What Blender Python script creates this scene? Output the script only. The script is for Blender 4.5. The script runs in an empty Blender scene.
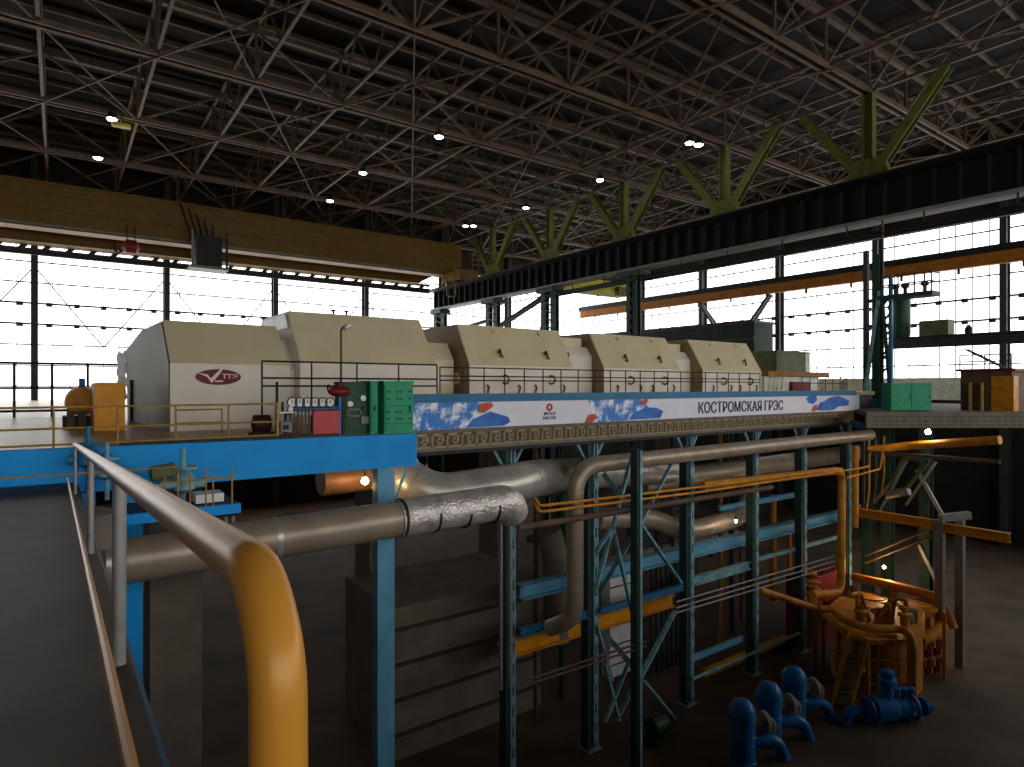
import bpy, math, random
from mathutils import Vector as V, Matrix
random.seed(7)
C = bpy.context.scene.collection
EZ = 16.0                                   # eye height above the ground floor; every z below is written relative to the eye
TH = math.radians(54.1); FPX = 625.0
DX, DY = math.cos(TH), math.sin(TH)         # view heading on the plan
RX, RY = math.sin(TH), -math.cos(TH)
PI = math.pi

def ray(px):
    u = px - 512
    return FPX*DX + u*RX, FPX*DY + u*RY
def at(px, py, X=None, Y=None, Z=None):
    a, b = ray(px); c = 386 - py
    t = X/a if X is not None else (Y/b if Y is not None else Z/c)
    return V((a*t, b*t, c*t))
def xa(px, Y): a, b = ray(px); return a/b*Y
def ya(px, X): a, b = ray(px); return b/a*X

# ------------------------------------------------------------------ materials
MATS = {}
def mat(name, col, rough=.6, metal=0., var=.12, scale=1.5, dirt=None, bump=0.):
    if name in MATS: return MATS[name]
    m = bpy.data.materials.new(name); m.use_nodes = True
    nt = m.node_tree; b = nt.nodes['Principled BSDF']
    tc = nt.nodes.new('ShaderNodeTexCoord')
    n = nt.nodes.new('ShaderNodeTexNoise'); n.inputs['Scale'].default_value = scale; n.inputs['Detail'].default_value = 5
    nt.links.new(tc.outputs['Object'], n.inputs['Vector'])
    r = nt.nodes.new('ShaderNodeValToRGB')
    d = dirt or tuple(c*(1-var*2) for c in col)
    r.color_ramp.elements[0].position = .3; r.color_ramp.elements[0].color = (*d, 1)
    r.color_ramp.elements[1].position = .62; r.color_ramp.elements[1].color = (*[min(1, c*(1+var*.4)) for c in col], 1)
    nt.links.new(n.outputs['Fac'], r.inputs['Fac']); nt.links.new(r.outputs['Color'], b.inputs['Base Color'])
    b.inputs['Roughness'].default_value = rough; b.inputs['Metallic'].default_value = metal; b.inputs['Specular IOR Level'].default_value = .3
    if bump:
        bm = nt.nodes.new('ShaderNodeBump'); bm.inputs['Strength'].default_value = bump; bm.inputs['Distance'].default_value = .05
        n2 = nt.nodes.new('ShaderNodeTexNoise'); n2.inputs['Scale'].default_value = scale*6
        nt.links.new(tc.outputs['Object'], n2.inputs['Vector'])
        nt.links.new(n2.outputs['Fac'], bm.inputs['Height']); nt.links.new(bm.outputs['Normal'], b.inputs['Normal'])
    MATS[name] = m; return m
def emit(name, col, s):
    if name in MATS: return MATS[name]
    m = bpy.data.materials.new(name); m.use_nodes = True
    b = m.node_tree.nodes['Principled BSDF']
    b.inputs['Base Color'].default_value = (.8, .8, .8, 1)
    b.inputs['Emission Color'].default_value = (*col, 1); b.inputs['Emission Strength'].default_value = s
    MATS[name] = m; return m
def s2l(r, g, b): return tuple(((c/255+.055)/1.055)**2.4 if c > 10 else c/255/12.92 for c in (r, g, b))

cream = mat('cream_paint', s2l(224, 215, 200), .5, 0, .05, .7)
creamd = mat('shaded_cream_and_tan', s2l(214, 200, 162), .5, 0, .05, .7)  # shaded copy of the cream for the housing slopes; also tan fittings
whitep = mat('white_paint', s2l(222, 222, 220), .6, 0, .05)
blue = mat('bright_blue_paint', s2l(0, 150, 226), .6, 0, .07, .8)
lblue = mat('pale_blue_paint', s2l(96, 158, 186), .5, 0, .1)
steelblue = mat('steel_blue_paint', s2l(40, 110, 150), .5, 0, .08)
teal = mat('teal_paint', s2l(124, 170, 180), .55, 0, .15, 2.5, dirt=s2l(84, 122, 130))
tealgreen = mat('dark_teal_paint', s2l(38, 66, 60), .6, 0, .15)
yolive = mat('olive_yellow_paint', s2l(94, 98, 38), .6, 0, .15)
girdm = mat('girder_green_paint', s2l(24, 36, 32), .6, 0, .15)
flangem = mat('lit_flange_and_grey_paint', s2l(120, 124, 120), .6, 0, .12)  # painted window light on runway flange and crane edge; plain grey elsewhere
cranem = mat('crane_yellow_paint', s2l(106, 80, 18), .55, 0, .12)
cranel = mat('light_crane_yellow_paint', s2l(190, 178, 40), .55, 0, .1)
orangeb = mat('orange_brown_paint', s2l(164, 104, 24), .6, 0, .15)
yel = mat('amber_pipe_paint', s2l(206, 136, 30), .45, 0, .18, 2)
yelb = mat('bright_amber_paint', s2l(226, 152, 22), .5, 0, .12)
rail_y = mat('ochre_railing_paint', s2l(168, 132, 62), .5, 0, .15, 4)
handr = mat('worn_yellow_handrail', s2l(198, 138, 50), .33, .05, .1, 1.5)
galv = mat('galvanised_post', s2l(146, 144, 142), .4, .4, .12, 5)
black = mat('black_steel', s2l(34, 34, 36), .6, 0, .2)
darkst = mat('dark_column_steel', s2l(58, 60, 62), .6, 0, .15)
brown = mat('rusty_brown_steel', s2l(96, 76, 60), .7, 0, .2)
roofst = mat('roof_steel', s2l(92, 76, 60), .6, 0, .15)
roofdeck = mat('roof_deck_brown', s2l(24, 18, 13), .85, 0, .2, .4)
silver = mat('silver_cladding', s2l(186, 180, 170), .36, .5, .14, 1.2, bump=.15)
foil = mat('crumpled_foil', s2l(212, 204, 198), .3, .55, .2, 2.5, bump=.9)
dullpipe = mat('dull_grey_cladding', s2l(160, 144, 126), .42, .35, .12, 1.4, bump=.12)
concrete = mat('concrete', s2l(112, 104, 94), .85, 0, .15, .8)
floorm = mat('stained_concrete_floor', s2l(84, 68, 52), .75, 0, .25, .35)
deckm = mat('brown_deck_floor', s2l(184, 152, 112), .38, 0, .12, .6)
green = mat('green_cabinet_paint', s2l(22, 150, 104), .45, 0, .08, 3)
greend = mat('dark_green_cabinet_paint', s2l(30, 72, 40), .5, 0, .12, 3)
redp = mat('red_panel_paint', s2l(190, 74, 74), .5, 0, .12, 3)
redd = mat('dark_red_paint', s2l(116, 22, 26), .5, 0, .15)
pumpb = mat('pump_blue_paint', s2l(20, 116, 184), .35, 0, .15, 2)
paleg = mat('pale_green_paint', s2l(232, 238, 220), .6, 0, .12)
oliveb = mat('olive_box_paint', s2l(100, 108, 74), .6, 0, .15)
dkgreenwall = mat('dark_green_sheeting', s2l(52, 66, 58), .7, 0, .15, .6)
fretbase = mat('fret_grey', s2l(112, 106, 94), .7, 0, .12)
fretline = mat('fret_gold', s2l(160, 142, 100), .6, 0, .12, 3)
fretdark = mat('fret_shadow_line', s2l(92, 82, 68), .7, 0, .1)  # painted shade in the frieze recesses; also the wing's dark key bars
bannerw = mat('banner_white', s2l(226, 224, 234), .55, 0, .02)
bannerb = mat('banner_blue', s2l(24, 84, 170), .5, 0, .25, 1.5, dirt=s2l(60, 130, 205))
bannero = mat('banner_orange', s2l(196, 84, 44), .5, 0, .15, 2)
ink = mat('navy_ink', s2l(24, 26, 60), .5, 0, .02)
redink = mat('red_ink', s2l(196, 60, 48), .5, 0, .02)
maroon = mat('maroon_sign', s2l(104, 20, 34), .5, 0, .05)
pinkw = mat('pinkish_white', s2l(236, 206, 204), .5, 0, .03)
gaugew = mat('gauge_white', s2l(226, 226, 222), .4, 0, .03)
wallm = mat('dark_wall_cladding', s2l(44, 40, 34), .85, 0, .15, .5)
ragm = mat('white_sheet', s2l(226, 224, 226), .35, .2, .12, 3, bump=.8)
glassday = emit('daylit_milky_glass', (1., .985, .97), 3.4)
lampm = emit('lamp_glow', (1, .95, .85), 30)
warmm = emit('warm_bulb_glow', (1, .62, .25), 60)
hotw = emit('white_bulb_glow', (1, .9, .7), 60)
def skymat():
    m = bpy.data.materials.new('printed_sky'); m.use_nodes = True
    nt = m.node_tree; b = nt.nodes['Principled BSDF']; b.inputs['Roughness'].default_value = .5
    tc = nt.nodes.new('ShaderNodeTexCoord'); n = nt.nodes.new('ShaderNodeTexNoise')
    n.inputs['Scale'].default_value = 1.5; n.inputs['Detail'].default_value = 7; n.inputs['Roughness'].default_value = .6
    nt.links.new(tc.outputs['Object'], n.inputs['Vector'])
    r = nt.nodes.new('ShaderNodeValToRGB'); e = r.color_ramp.elements
    e[0].position = .47; e[0].color = (*s2l(30, 120, 200), 1); e[1].position = .57; e[1].color = (*s2l(232, 236, 244), 1)
    nt.links.new(n.outputs['Fac'], r.inputs['Fac']); nt.links.new(r.outputs['Color'], b.inputs['Base Color'])
    return m
skyp = skymat()
def sheetmat(name, col, period, axis):
    m = mat(name, col, .85, 0, .15, .4)
    nt = m.node_tree; b = nt.nodes['Principled BSDF']
    w = nt.nodes.new('ShaderNodeTexWave'); w.bands_direction = axis; w.inputs['Scale'].default_value = 1/period
    tc = nt.nodes.new('ShaderNodeTexCoord'); nt.links.new(tc.outputs['Object'], w.inputs['Vector'])
    bm = nt.nodes.new('ShaderNodeBump'); bm.inputs['Strength'].default_value = .6; bm.inputs['Distance'].default_value = .1
    nt.links.new(w.outputs['Fac'], bm.inputs['Height']); nt.links.new(bm.outputs['Normal'], b.inputs['Normal'])
    return m
sheetg = sheetmat('ribbed_green_sheeting', s2l(38, 52, 46), 1.2, 'Y')

# ------------------------------------------------------------------ mesh helpers
W = {}
class MB:
    def __init__(s): s.v = []; s.f = []; s.sm = []
    def add(s, vs, fs, smooth=False):
        b = len(s.v); s.v += [V(p) for p in vs]
        for f in fs: s.f.append(tuple(b+i for i in f)); s.sm.append(smooth)
        return s
    def box(s, x0, x1, y0, y1, z0, z1):
        vs = [(x, y, z) for x in (x0, x1) for y in (y0, y1) for z in (z0, z1)]
        return s.add(vs, [(0,1,3,2),(4,6,7,5),(0,4,5,1),(2,3,7,6),(0,2,6,4),(1,5,7,3)])
    def beam(s, p, q, w, h, up=(0,0,1)):
        p, q = V(p), V(q); d = (q-p).normalized(); up = V(up)
        if abs(d.dot(up)) > .98: up = V((1,0,0)) if abs(d.x) < .9 else V((0,1,0))
        a = d.cross(up).normalized(); c = a.cross(d).normalized()
        vs = [e + a*sx*w/2 + c*sz*h/2 for e in (p, q) for sx in (-1, 1) for sz in (-1, 1)]
        return s.add(vs, [(0,1,3,2),(4,6,7,5),(0,4,5,1),(2,3,7,6),(0,2,6,4),(1,5,7,3)])
    def ibeam(s, p, q, w, h, t=.05, up=(0,0,1)):
        p, q = V(p), V(q); d = (q-p).normalized(); up = V(up)
        if abs(d.dot(up)) > .98: up = V((1,0,0))
        a = d.cross(up).normalized(); c = a.cross(d).normalized()
        prof = [(-w/2,-h/2),(w/2,-h/2),(w/2,-h/2+t),(t/2,-h/2+t),(t/2,h/2-t),(w/2,h/2-t),(w/2,h/2),(-w/2,h/2),(-w/2,h/2-t),(-t/2,h/2-t),(-t/2,-h/2+t),(-w/2,-h/2+t)]
        vs = [e + a*x + c*z for e in (p, q) for x, z in prof]; n = 12
        fs = [(i, (i+1)%n, n+(i+1)%n, n+i) for i in range(n)]
        for k in (0, n): fs += [(k,k+1,k+2,k+11),(k+2,k+3,k+10,k+11),(k+3,k+4,k+9,k+10),(k+4,k+5,k+8,k+9),(k+5,k+6,k+7,k+8)]
        return s.add(vs, fs)
    def sweep(s, pts, rads, n=12, caps=True, smooth=True):
        pts = [V(p) for p in pts]; m = len(pts)
        if not hasattr(rads, '__len__'): rads = [rads]*m
        d0 = (pts[1]-pts[0]).normalized(); a = d0.orthogonal().normalized()
        vs = []
        for i in range(m):
            d = (pts[min(i+1, m-1)] - pts[max(i-1, 0)]).normalized()
            a = (a - d*a.dot(d)).normalized(); c = d.cross(a)
            vs += [pts[i] + (a*math.cos(2*PI*k/n) + c*math.sin(2*PI*k/n))*rads[i] for k in range(n)]
        s.add(vs, [(i*n+k, i*n+(k+1)%n, (i+1)*n+(k+1)%n, (i+1)*n+k) for i in range(m-1) for k in range(n)], smooth)
        if caps:
            b = len(s.v) - m*n
            s.f.append(tuple(b+k for k in range(n))); s.f.append(tuple(b+(m-1)*n+k for k in range(n))); s.sm += [False, False]
        return s
    def tube(s, p, q, r, n=10, r2=None): return s.sweep([p, q], [r, r if r2 is None else r2], n)
    def path(s, pts, r, bend=None, n=12, steps=6):
        return s.sweep(rounded(pts, bend if bend else r*1.8, steps), r, n)
    def prism(s, poly, vec):
        vec = V(vec); n = len(poly); vs = [V(p) for p in poly] + [V(p)+vec for p in poly]
        return s.add(vs, [tuple(range(n)), tuple(range(2*n-1, n-1, -1))] + [(i, (i+1)%n, n+(i+1)%n, n+i) for i in range(n)])
    def lathe(s, prof, c, axis=(0,0,1), n=16):
        ax = V(axis).normalized(); a = ax.orthogonal().normalized(); b = ax.cross(a); c = V(c); m = len(prof)
        vs = [c + ax*z + (a*math.cos(2*PI*k/n) + b*math.sin(2*PI*k/n))*max(r, 1e-3) for r, z in prof for k in range(n)]
        s.add(vs, [(i*n+k, i*n+(k+1)%n, (i+1)*n+(k+1)%n, (i+1)*n+k) for i in range(m-1) for k in range(n)], True)
        b0 = len(s.v)-m*n
        s.f.append(tuple(b0+k for k in range(n))); s.f.append(tuple(b0+(m-1)*n+k for k in range(n))); s.sm += [False, False]
        return s
    def ring(s, c, axis, R, r, n=20, k=6):
        ax = V(axis).normalized(); a = ax.orthogonal().normalized(); b = ax.cross(a); c = V(c); vs = []
        for i in range(n):
            e = a*math.cos(2*PI*i/n) + b*math.sin(2*PI*i/n)
            vs += [c + e*(R + r*math.cos(2*PI*j/k)) + ax*r*math.sin(2*PI*j/k) for j in range(k)]
        return s.add(vs, [(i*k+j, ((i+1)%n)*k+j, ((i+1)%n)*k+(j+1)%k, i*k+(j+1)%k) for i in range(n) for j in range(k)], True)
    def build(s, name, m, parent=None, label=None, cat=None, group=None, kind=None):
        me = bpy.data.meshes.new(name)
        lo = V([min(p[i] for p in s.v) for i in range(3)]); hi = V([max(p[i] for p in s.v) for i in range(3)])
        org = V(((lo.x+hi.x)/2, (lo.y+hi.y)/2, lo.z))
        me.from_pydata([p-org for p in s.v], [], s.f); me.update()
        import bmesh
        bm = bmesh.new(); bm.from_mesh(me); bmesh.ops.recalc_face_normals(bm, faces=bm.faces); bm.to_mesh(me); bm.free()
        me.polygons.foreach_set('use_smooth', s.sm)
        if any(s.sm): me.set_sharp_from_angle(angle=math.radians(42))
        me.materials.append(m)
        o = bpy.data.objects.new(name, me); C.objects.link(o); W[o.name] = org
        if parent is not None: o.parent = parent; o.location = org - W[parent.name]
        else: o.location = org + V((0, 0, EZ))
        return tag(o, label, cat, group, kind)
def tag(o, label=None, cat=None, group=None, kind=None):
    if label: o['label'] = label
    if cat: o['category'] = cat
    if group: o['group'] = group
    if kind: o['kind'] = kind
    return o
def thing(name, label, cat, loc, group=None, kind=None):
    o = bpy.data.objects.new(name, None); o.empty_display_size = .3; C.objects.link(o)
    W[o.name] = V(loc); o.location = V(loc) + V((0, 0, EZ))
    return tag(o, label, cat, group, kind)
def struct(name, mb, m): return mb.build(name, m, kind='structure')
def rounded(pts, bend, steps=6):
    pts = [V(p) for p in pts]; out = [pts[0]]
    for i in range(1, len(pts)-1):
        a, b, c = pts[i-1], pts[i], pts[i+1]
        la, lc = (a-b).length, (c-b).length; k = min(bend, la*.48, lc*.48)
        p, q = b + (a-b).normalized()*k, b + (c-b).normalized()*k
        for j in range(steps+1):
            t = j/steps; out.append(p*(1-t)**2 + b*2*t*(1-t) + q*t*t)
    out.append(pts[-1]); return out
def B(*a): return MB().box(*a)
def text(name, body, m, parent, loc, width, height, rot=(PI/2, 0, 0), depth=.008):
    cu = bpy.data.curves.new(name, 'FONT'); cu.body = body; cu.align_x = 'LEFT'; cu.extrude = depth; cu.offset = 0
    o = bpy.data.objects.new(name, cu); C.objects.link(o); cu.materials.append(m)
    bpy.context.view_layer.update(); d = o.dimensions.copy()
    dg = bpy.context.evaluated_depsgraph_get(); me = bpy.data.meshes.new_from_object(o.evaluated_get(dg)); bpy.data.objects.remove(o); bpy.data.curves.remove(cu)
    sx, sz = width/max(d.x, .01), height/max(d.y, .01)
    for v in me.vertices: v.co = V((v.co.x*sx, -v.co.z, v.co.y*sz))
    import bmesh
    bm = bmesh.new(); bm.from_mesh(me); g = bmesh.ops.duplicate(bm, geom=bm.verts[:]+bm.edges[:]+bm.faces[:])
    bmesh.ops.translate(bm, verts=[e for e in g['geom'] if isinstance(e, bmesh.types.BMVert)], vec=((.055 if name != 'sign_lettering' else .02)*height, -.002, 0)); bm.to_mesh(me); bm.free()
    o = bpy.data.objects.new(name, me); C.objects.link(o); W[o.name] = V(loc)
    o.parent = parent; o.location = V(loc) - W[parent.name]; return o
ORD = 'first second third fourth fifth sixth seventh eighth ninth tenth eleventh twelfth thirteenth fourteenth fifteenth sixteenth seventeenth eighteenth nineteenth twentieth'.split()

# ------------------------------------------------------------------ room shell
XL, XR, YF, YE, ZC = -27.4, 77.0, -38.4, 86.0, 25.2
ZFL = -16.0
struct('floor', B(XL-1, XR+1, YF-1, YE+1, ZFL-.4, ZFL), floorm)
struct('ceiling', B(XL-1, XR+1, YF-1, YE+1, ZC, ZC+.5), roofdeck)
struct('wall_left', B(XL-.5, XL, YF, YE, ZFL, ZC), wallm)
struct('wall_end', B(XL, XR, YE, YE+.5, ZFL, -7), wallm)
struct('wall_end_upper', B(XL, XR, YE, YE+.5, 17, ZC), wallm)
struct('wall_right', B(XR, XR+.5, YF, YE, -1.5, .9), paleg)
struct('wall_right_lower', B(XR, XR+.5, YF, YE, ZFL, -1.5), wallm)
struct('floor_daylight_block_end', B(XL, XR, 40.2, YE, -1.8, -1.55), deckm)  # upper floor added to keep end window daylight off the lower level
struct('floor_daylight_block_aisle', B(48.3, XR, 30.1, 40.2, -1.8, -1.55), deckm)  # added likewise in the aisle, so the level below stays dark
struct('wall_right_upper', B(XR, XR+.5, YF, YE, 17, ZC), wallm)
struct('wall_front', B(XL, XR, YF-.5, YF, ZFL, -1), wallm)
struct('wall_front_upper', B(XL, XR, YF-.5, YF, 17, ZC), wallm)
wn = 0
def window(a, b, z0, z1, side):
    """one glazed bay: milky pane, bars and openers. side: 'end' (runs in x), 'right' (runs in y), 'front'"""
    global wn; wn += 1
    if side == 'end': P = lambda s, n, z: V((s, YE - n, z))
    elif side == 'front': P = lambda s, n, z: V((s, YF + n, z))
    else: P = lambda s, n, z: V((XR - n, s, z))
    w = thing('window_%d' % wn, None, None, P((a+b)/2, 0, z0), kind='structure')
    def bx(m, s0, s1, n0, n1, za, zb):
        p, q = P(s0, n0, za), P(s1, n1, zb)
        return m.box(min(p.x, q.x), max(p.x, q.x), min(p.y, q.y), max(p.y, q.y), za, zb)
    bx(MB(), a, b, -.2, -.05, z0, z1).build('pane', glassday, w)
    if side == 'front':
        f = MB(); bx(f, a, b, 0, .2, z0, z0+.2); bx(f, a, b, 0, .2, (z0+z1)/2, (z0+z1)/2+.2); f.build('frame', darkst, w); return
    f = MB(); k = math.ceil(z0/2.26)
    while k*2.26 < z1:
        z = k*2.26; th = .2 if k in (4, 3) else .14
        bx(f, a, b, 0, .18, z-th/2, z+th/2)
        if k in (3, 4):
            n = 5
            for i in range(n):
                s = a + (b-a)*(i+.5)/n; bx(f, s-.27, s+.27, .1, .4, z-.32, z+.12)
        k += 1
    f.build('glazing_bar', darkst, w)
    g = MB(); n = max(2, round((b-a)/1.55))
    for i in range(1, n): s = a + (b-a)*i/n; mw_ = .042 if side == 'right' else .03; bx(g, s-mw_, s+mw_, 0, .08, z0, z1)
    g.build('mullion', darkst, w)
XE = [-27.4, -14.8, -2.2, 10.4, 23.0, 35.6, 48.2, 60.8, 77.0]
for i in range(8): window(XE[i], XE[i+1], -7, 17, 'end')
YR = [-38.4, -26.4, -14.4, -2.4, 9.6, 21.6, 33.6, 45.6, 57.6, 69.6, 86.0]
for i in range(10): window(YR[i], YR[i+1], .9, 17, 'right')
for i in range(4): window(XL + 26.1*i, XL + 26.1*(i+1), 1, 17, 'front')

# wall columns with bracing between
def wall_column(name, p, label, size, ax):
    t = thing(name, label, 'column', (p[0], p[1], ZFL), 'window wall columns')
    x, y = p
    w = size
    for s in (-1, 1):
        if ax == 'x': B(x-w/2, x+w/2, y+s*.5-.12, y+s*.5+.12, ZFL, 24.6).build('flange', darkst, t)
        else: B(x+s*.5-.12, x+s*.5+.12, y-w/2, y+w/2, ZFL, 24.6).build('flange', darkst, t)
    (B(x-.06, x+.06, y-.5, y+.5, ZFL, 24.6) if ax == 'x' else B(x-.5, x+.5, y-.06, y+.06, ZFL, 24.6)).build('web', darkst, t)
for i in range(1, 8):
    wall_column('wall_column', (XE[i], YE-.85), 'dark steel column on the far glazed wall, %s one counted from its corner with the side wall' % ORD[7-i], .62, 'x')
for i in range(4, 10):
    wall_column('wall_column', (XR-.85, YR[i]), 'dark steel column on the glazed side wall, %s one counted from the far corner' % ORD[9-i], .6, 'y')
for i in (1, 2, 3, 4, 5):
    a, b = XE[i]+.3, XE[i+1]-.3
    t = thing('wall_brace', 'thin crossed rods bracing the far window bay, %s braced bay from the hall corner' % ORD[5-i], 'brace', ((a+b)/2, YE-.4, -2), 'window wall braces')
    MB().tube((a, YE-.55, 12.6), ((a+b)/2, YE-.55, 4.4), .07, 6).build('rod', darkst, t)
    MB().tube((b, YE-.55, 12.6), ((a+b)/2, YE-.55, 4.4), .07, 6).build('rod', darkst, t)
# horizontal lattice header on the far wall
t = thing('wind_girder', 'long dark lattice walkway girder along the top of the far windows', 'girder', (20, YE-2, 14.1))
for z in (14.15, 15.15): MB().ibeam((XL+.5, YE-2, z), (45.4, YE-2, z), .5, .3).build('chord', darkst, t)
MB().box(XL+.5, 45.4, YE-2.05, YE-1.95, 14.3, 14.72).build('web_plate', darkst, t)
for i in range(35):
    x = XL + 1 + i*2.05; MB().beam((x, YE-2, 14.15), (x+1.0, YE-2, 15.15), .5, .4).build('diagonal', darkst, t)

# ------------------------------------------------------------------ roof: trusses, purlin trusses, braces
YT = [9.3, 21.3, 33.3, 45.3, 57.3, 69.3, 81.3]
XN = [XL+2.4 + 6*i for i in range(18)]
ZB, ZT = 21.0, 24.5
where = ['above the near end of the hall', 'over the nearest green forked support', 'over the second green forked support from the camera', 'over the third green forked support', 'over the fourth green forked support',
         'over the yellow bridge crane, fifth from the camera', 'last before the far glazed wall']
for k, y in enumerate(YT):
    t = thing('roof_truss', 'brown steel roof truss spanning the hall ' + where[k], 'roof truss', (25, y, ZB), 'main roof trusses')
    for dy in (-.28, .28): MB().beam((XL+.3, y+dy, ZB), (XR-.3, y+dy, ZB), .16, .34).build('bottom_chord', roofst, t)
    MB().beam((XL+.3, y, ZT), (XR-.3, y, ZT), .4, .36).build('top_chord', roofst, t)
    for i, x in enumerate(XN):
        MB().beam((x, y, ZB), (x, y, ZT), .16, .16).build('post', roofst, t)
        if i < len(XN)-1:
            a, b = ((x, y, ZB), (x+6, y, ZT)) if i % 2 else ((x, y, ZT), (x+6, y, ZB))
            MB().beam(a, b, .18, .18).build('diagonal', roofst, t)
xs = XN[3:17]
for k, x in enumerate(xs):
    t = thing('purlin_truss', 'light roof lattice truss running toward the far wall, %s counted from the side window wall' % ORD[len(xs)-1-k], 'roof truss', (x, 45, ZB), 'lengthwise roof lattices')
    MB().beam((x, 3, ZB+.1), (x, YE-.3, ZB+.1), .2, .22).build('bottom_chord', roofst, t)
    MB().beam((x, 3, ZT+.2), (x, YE-.3, ZT+.2), .2, .2).build('top_chord', roofst, t)
    for i in range(14):
        y = 3.3 + 6*i
        if y+6 > YE: break
        MB().beam((x, y, ZB+.1), (x, y+3, ZT+.2), .12, .12).build('diagonal', roofst, t)
        MB().beam((x, y+3, ZT+.2), (x, y+6, ZB+.1), .12, .12).build('diagonal', roofst, t)
for k in range(len(YT)-1):
    for j in range(len(xs)-1):
        if (k + j) % 2: continue
        x0, x1, y0, y1 = xs[j], xs[j]+6, YT[k], YT[k+1]
        t = thing('roof_brace', 'thin crossed steel rods bracing a roof bay under the dark deck', 'brace', ((x0+x1)/2, (y0+y1)/2, ZB), 'crossed roof braces')
        MB().beam((x0, y0, ZB-.05), (x1, y1, ZB-.05), .085, .085).build('rod', roofst, t)
        MB().beam((x1, y0, ZB-.2), (x0, y1, ZB-.2), .085, .085).build('rod', roofst, t)
for i in range(26):
    y = 5 + 3.1*i
    MB().ibeam((XL+.3, y, ZC-.2), (XR-.3, y, ZC-.2), .2, .34).build('roof_purlin', roofst, None, 'shadowy steel purlin carrying the brown roof deck', 'purlin', 'roof purlins')
# high bay lamps
LP = [(112,119,'upper of the two by the hall corner, beside a yellow fitting'), (98,158,'lower of the two above the left end of the crane bridge'), (363,173,'above the middle of the yellow crane bridge'),
      (330,201,'just above the top edge of the yellow crane bridge'), (439,137,'nearest one over the middle turbine housings'), (465.5,226,'first of the close pair above the crane end'),
      (473.5,226,'second of the close pair above the crane end'), (526,208,'beside the fourth forked support'), (600,180,'left of the third forked support head'),
      (689.5,143,'first of the bright pair near the second forked support'), (698.5,145,'second of the bright pair, closest to the second forked support')]
for px, py, lb in LP:
    p = at(px, py, Z=20.3)
    t = thing('high_bay_lamp', 'glowing round roof lamp, ' + lb, 'lamp', p, 'roof lamps')
    MB().lathe([(.43, 0), (.4, .1), (.25, .45), (.12, .55)], p, n=14).build('reflector', black, t)
    MB().lathe([(.1, -.14), (.28, -.09), (.36, .0)], p, n=14).build('lens', lampm, t)
    MB().tube(p+V((0,0,.5)), p+V((0,0,.95)), .06, 6).build('bracket', black, t)
p = at(112, 122, Z=20.0)
t = thing('roof_service_box', 'small pale yellow fitting beneath the roof lamp near the corner', 'fitting', p)
B(p.x, p.x+1.2, p.y-.3, p.y+.3, -.25+p.z, p.z).build('housing', cranel, t)
MB().tube(p+V((.6,0,0)), p+V((.6,0,1.0)), .05, 6).build('hanger', black, t)

# ------------------------------------------------------------------ main crane runway (x = 47) with columns and forked heads
XG = 47.0
t = thing('crane_runway_girder', 'huge dark green crane runway girder receding to the far wall', 'girder', (XG, 45, 11.6))
MB().box(XG-.08, XG+.08, 6, 85, 11.8, 14.4).build('web', girdm, t)
MB().box(XG-.7, XG+.7, 6, 85, 14.3, 14.55).build('top_flange', black, t)
MB().box(XG-1.0, XG+.6, 6, 85, 11.55, 11.75).build('bottom_flange', flangem, t)  # paler than the web: window light on the underside put into the colour
MB().box(XG-.08, XG+.08, 6, 85, 14.55, 14.75).build('crane_rail', darkst, t)
for i in range(53):
    y = 6.5 + i*1.5; B(XG-.6, XG-.08, y-.05, y+.05, 11.75, 14.3).build('stiffener', girdm, t)
MB().box(XG-2.2, XG-.7, 6, 85, 14.3, 14.42).build('walkway', black, t)
for i in range(9):
    y = 12.5 + i*5; MB().path([(XG-.7, y, 11.6), (XG-.7, y, 10.9), (XG-.5, y-.2, 10.75)], .06, n=6).build('conductor_hanger', black, t)
MB().tube((XG-.7, 8, 10.6), (XG-.7, 84, 10.6), .07, 6).build('conductor_bar', black, t)
MB().ibeam((XG+.9, 6, 10.9), (XG+.9, 60, 10.9), .4, .5).build('lower_brace_beam', black, t)
YC = [21.3, 33.3, 45.3, 57.3, 69.3]
vl = ['nearest to the camera', 'second one from the camera', 'third one from the camera', 'fourth one from the camera', 'farthest one, behind the crane end']
for k, y in enumerate(YC):
    t = thing('forked_roof_support', 'three-armed green fork on the runway girder, ' + vl[k], 'roof support', (XG, y, 14.6), 'forked roof supports')
    MB().prism([(XG-.3, y-1.5, 14.6), (XG-.3, y+1.5, 14.6), (XG-.3, y+1.1, 16.2), (XG-.3, y-1.1, 16.2)], (.6, 0, 0)).build('gusset', yolive, t)
    MB().ibeam((XG, y, 15.4), (XG, y, 20.9), .6, .75, .07, up=(0,1,0)).build('strut', yolive, t)
    for s in (-1, 1): MB().ibeam((XG, y+s*.6, 15.3), (XG, y+s*4.9, 20.9), .6, .68, .07, up=(1,0,0)).build('strut', yolive, t)
def runway_column(y, label, spread=1.0, lean=0):
    t = thing('runway_column', label, 'column', (XG, y, ZFL), 'runway columns')
    for s in (-1, 1): MB().ibeam((XG, y+s*spread, ZFL), (XG, y+s*spread*.9, 11.5), .9, .6, .08).build('leg', tealgreen, t)
    for i in range(14):
        z0 = -1.5 + i*.9
        MB().beam((XG-.35, y-spread, z0), (XG-.35, y+spread, z0+.9), .08, .14).build('lacing', tealgreen, t)
    B(XG-.9, XG+.9, y-1.5, y+1.5, 11.0, 11.55).build('cap', tealgreen, t)
runway_column(44.0, 'blue-green runway column behind the fourth turbine housing', .3)
runway_column(57.3, 'dark green double runway column behind the third turbine housing', 1.0)
runway_column(69.3, 'dark green double runway column with lacing, under the crane end')
runway_column(83.6, 'blue-green runway column at the far end of the girder', 1.3)
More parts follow.
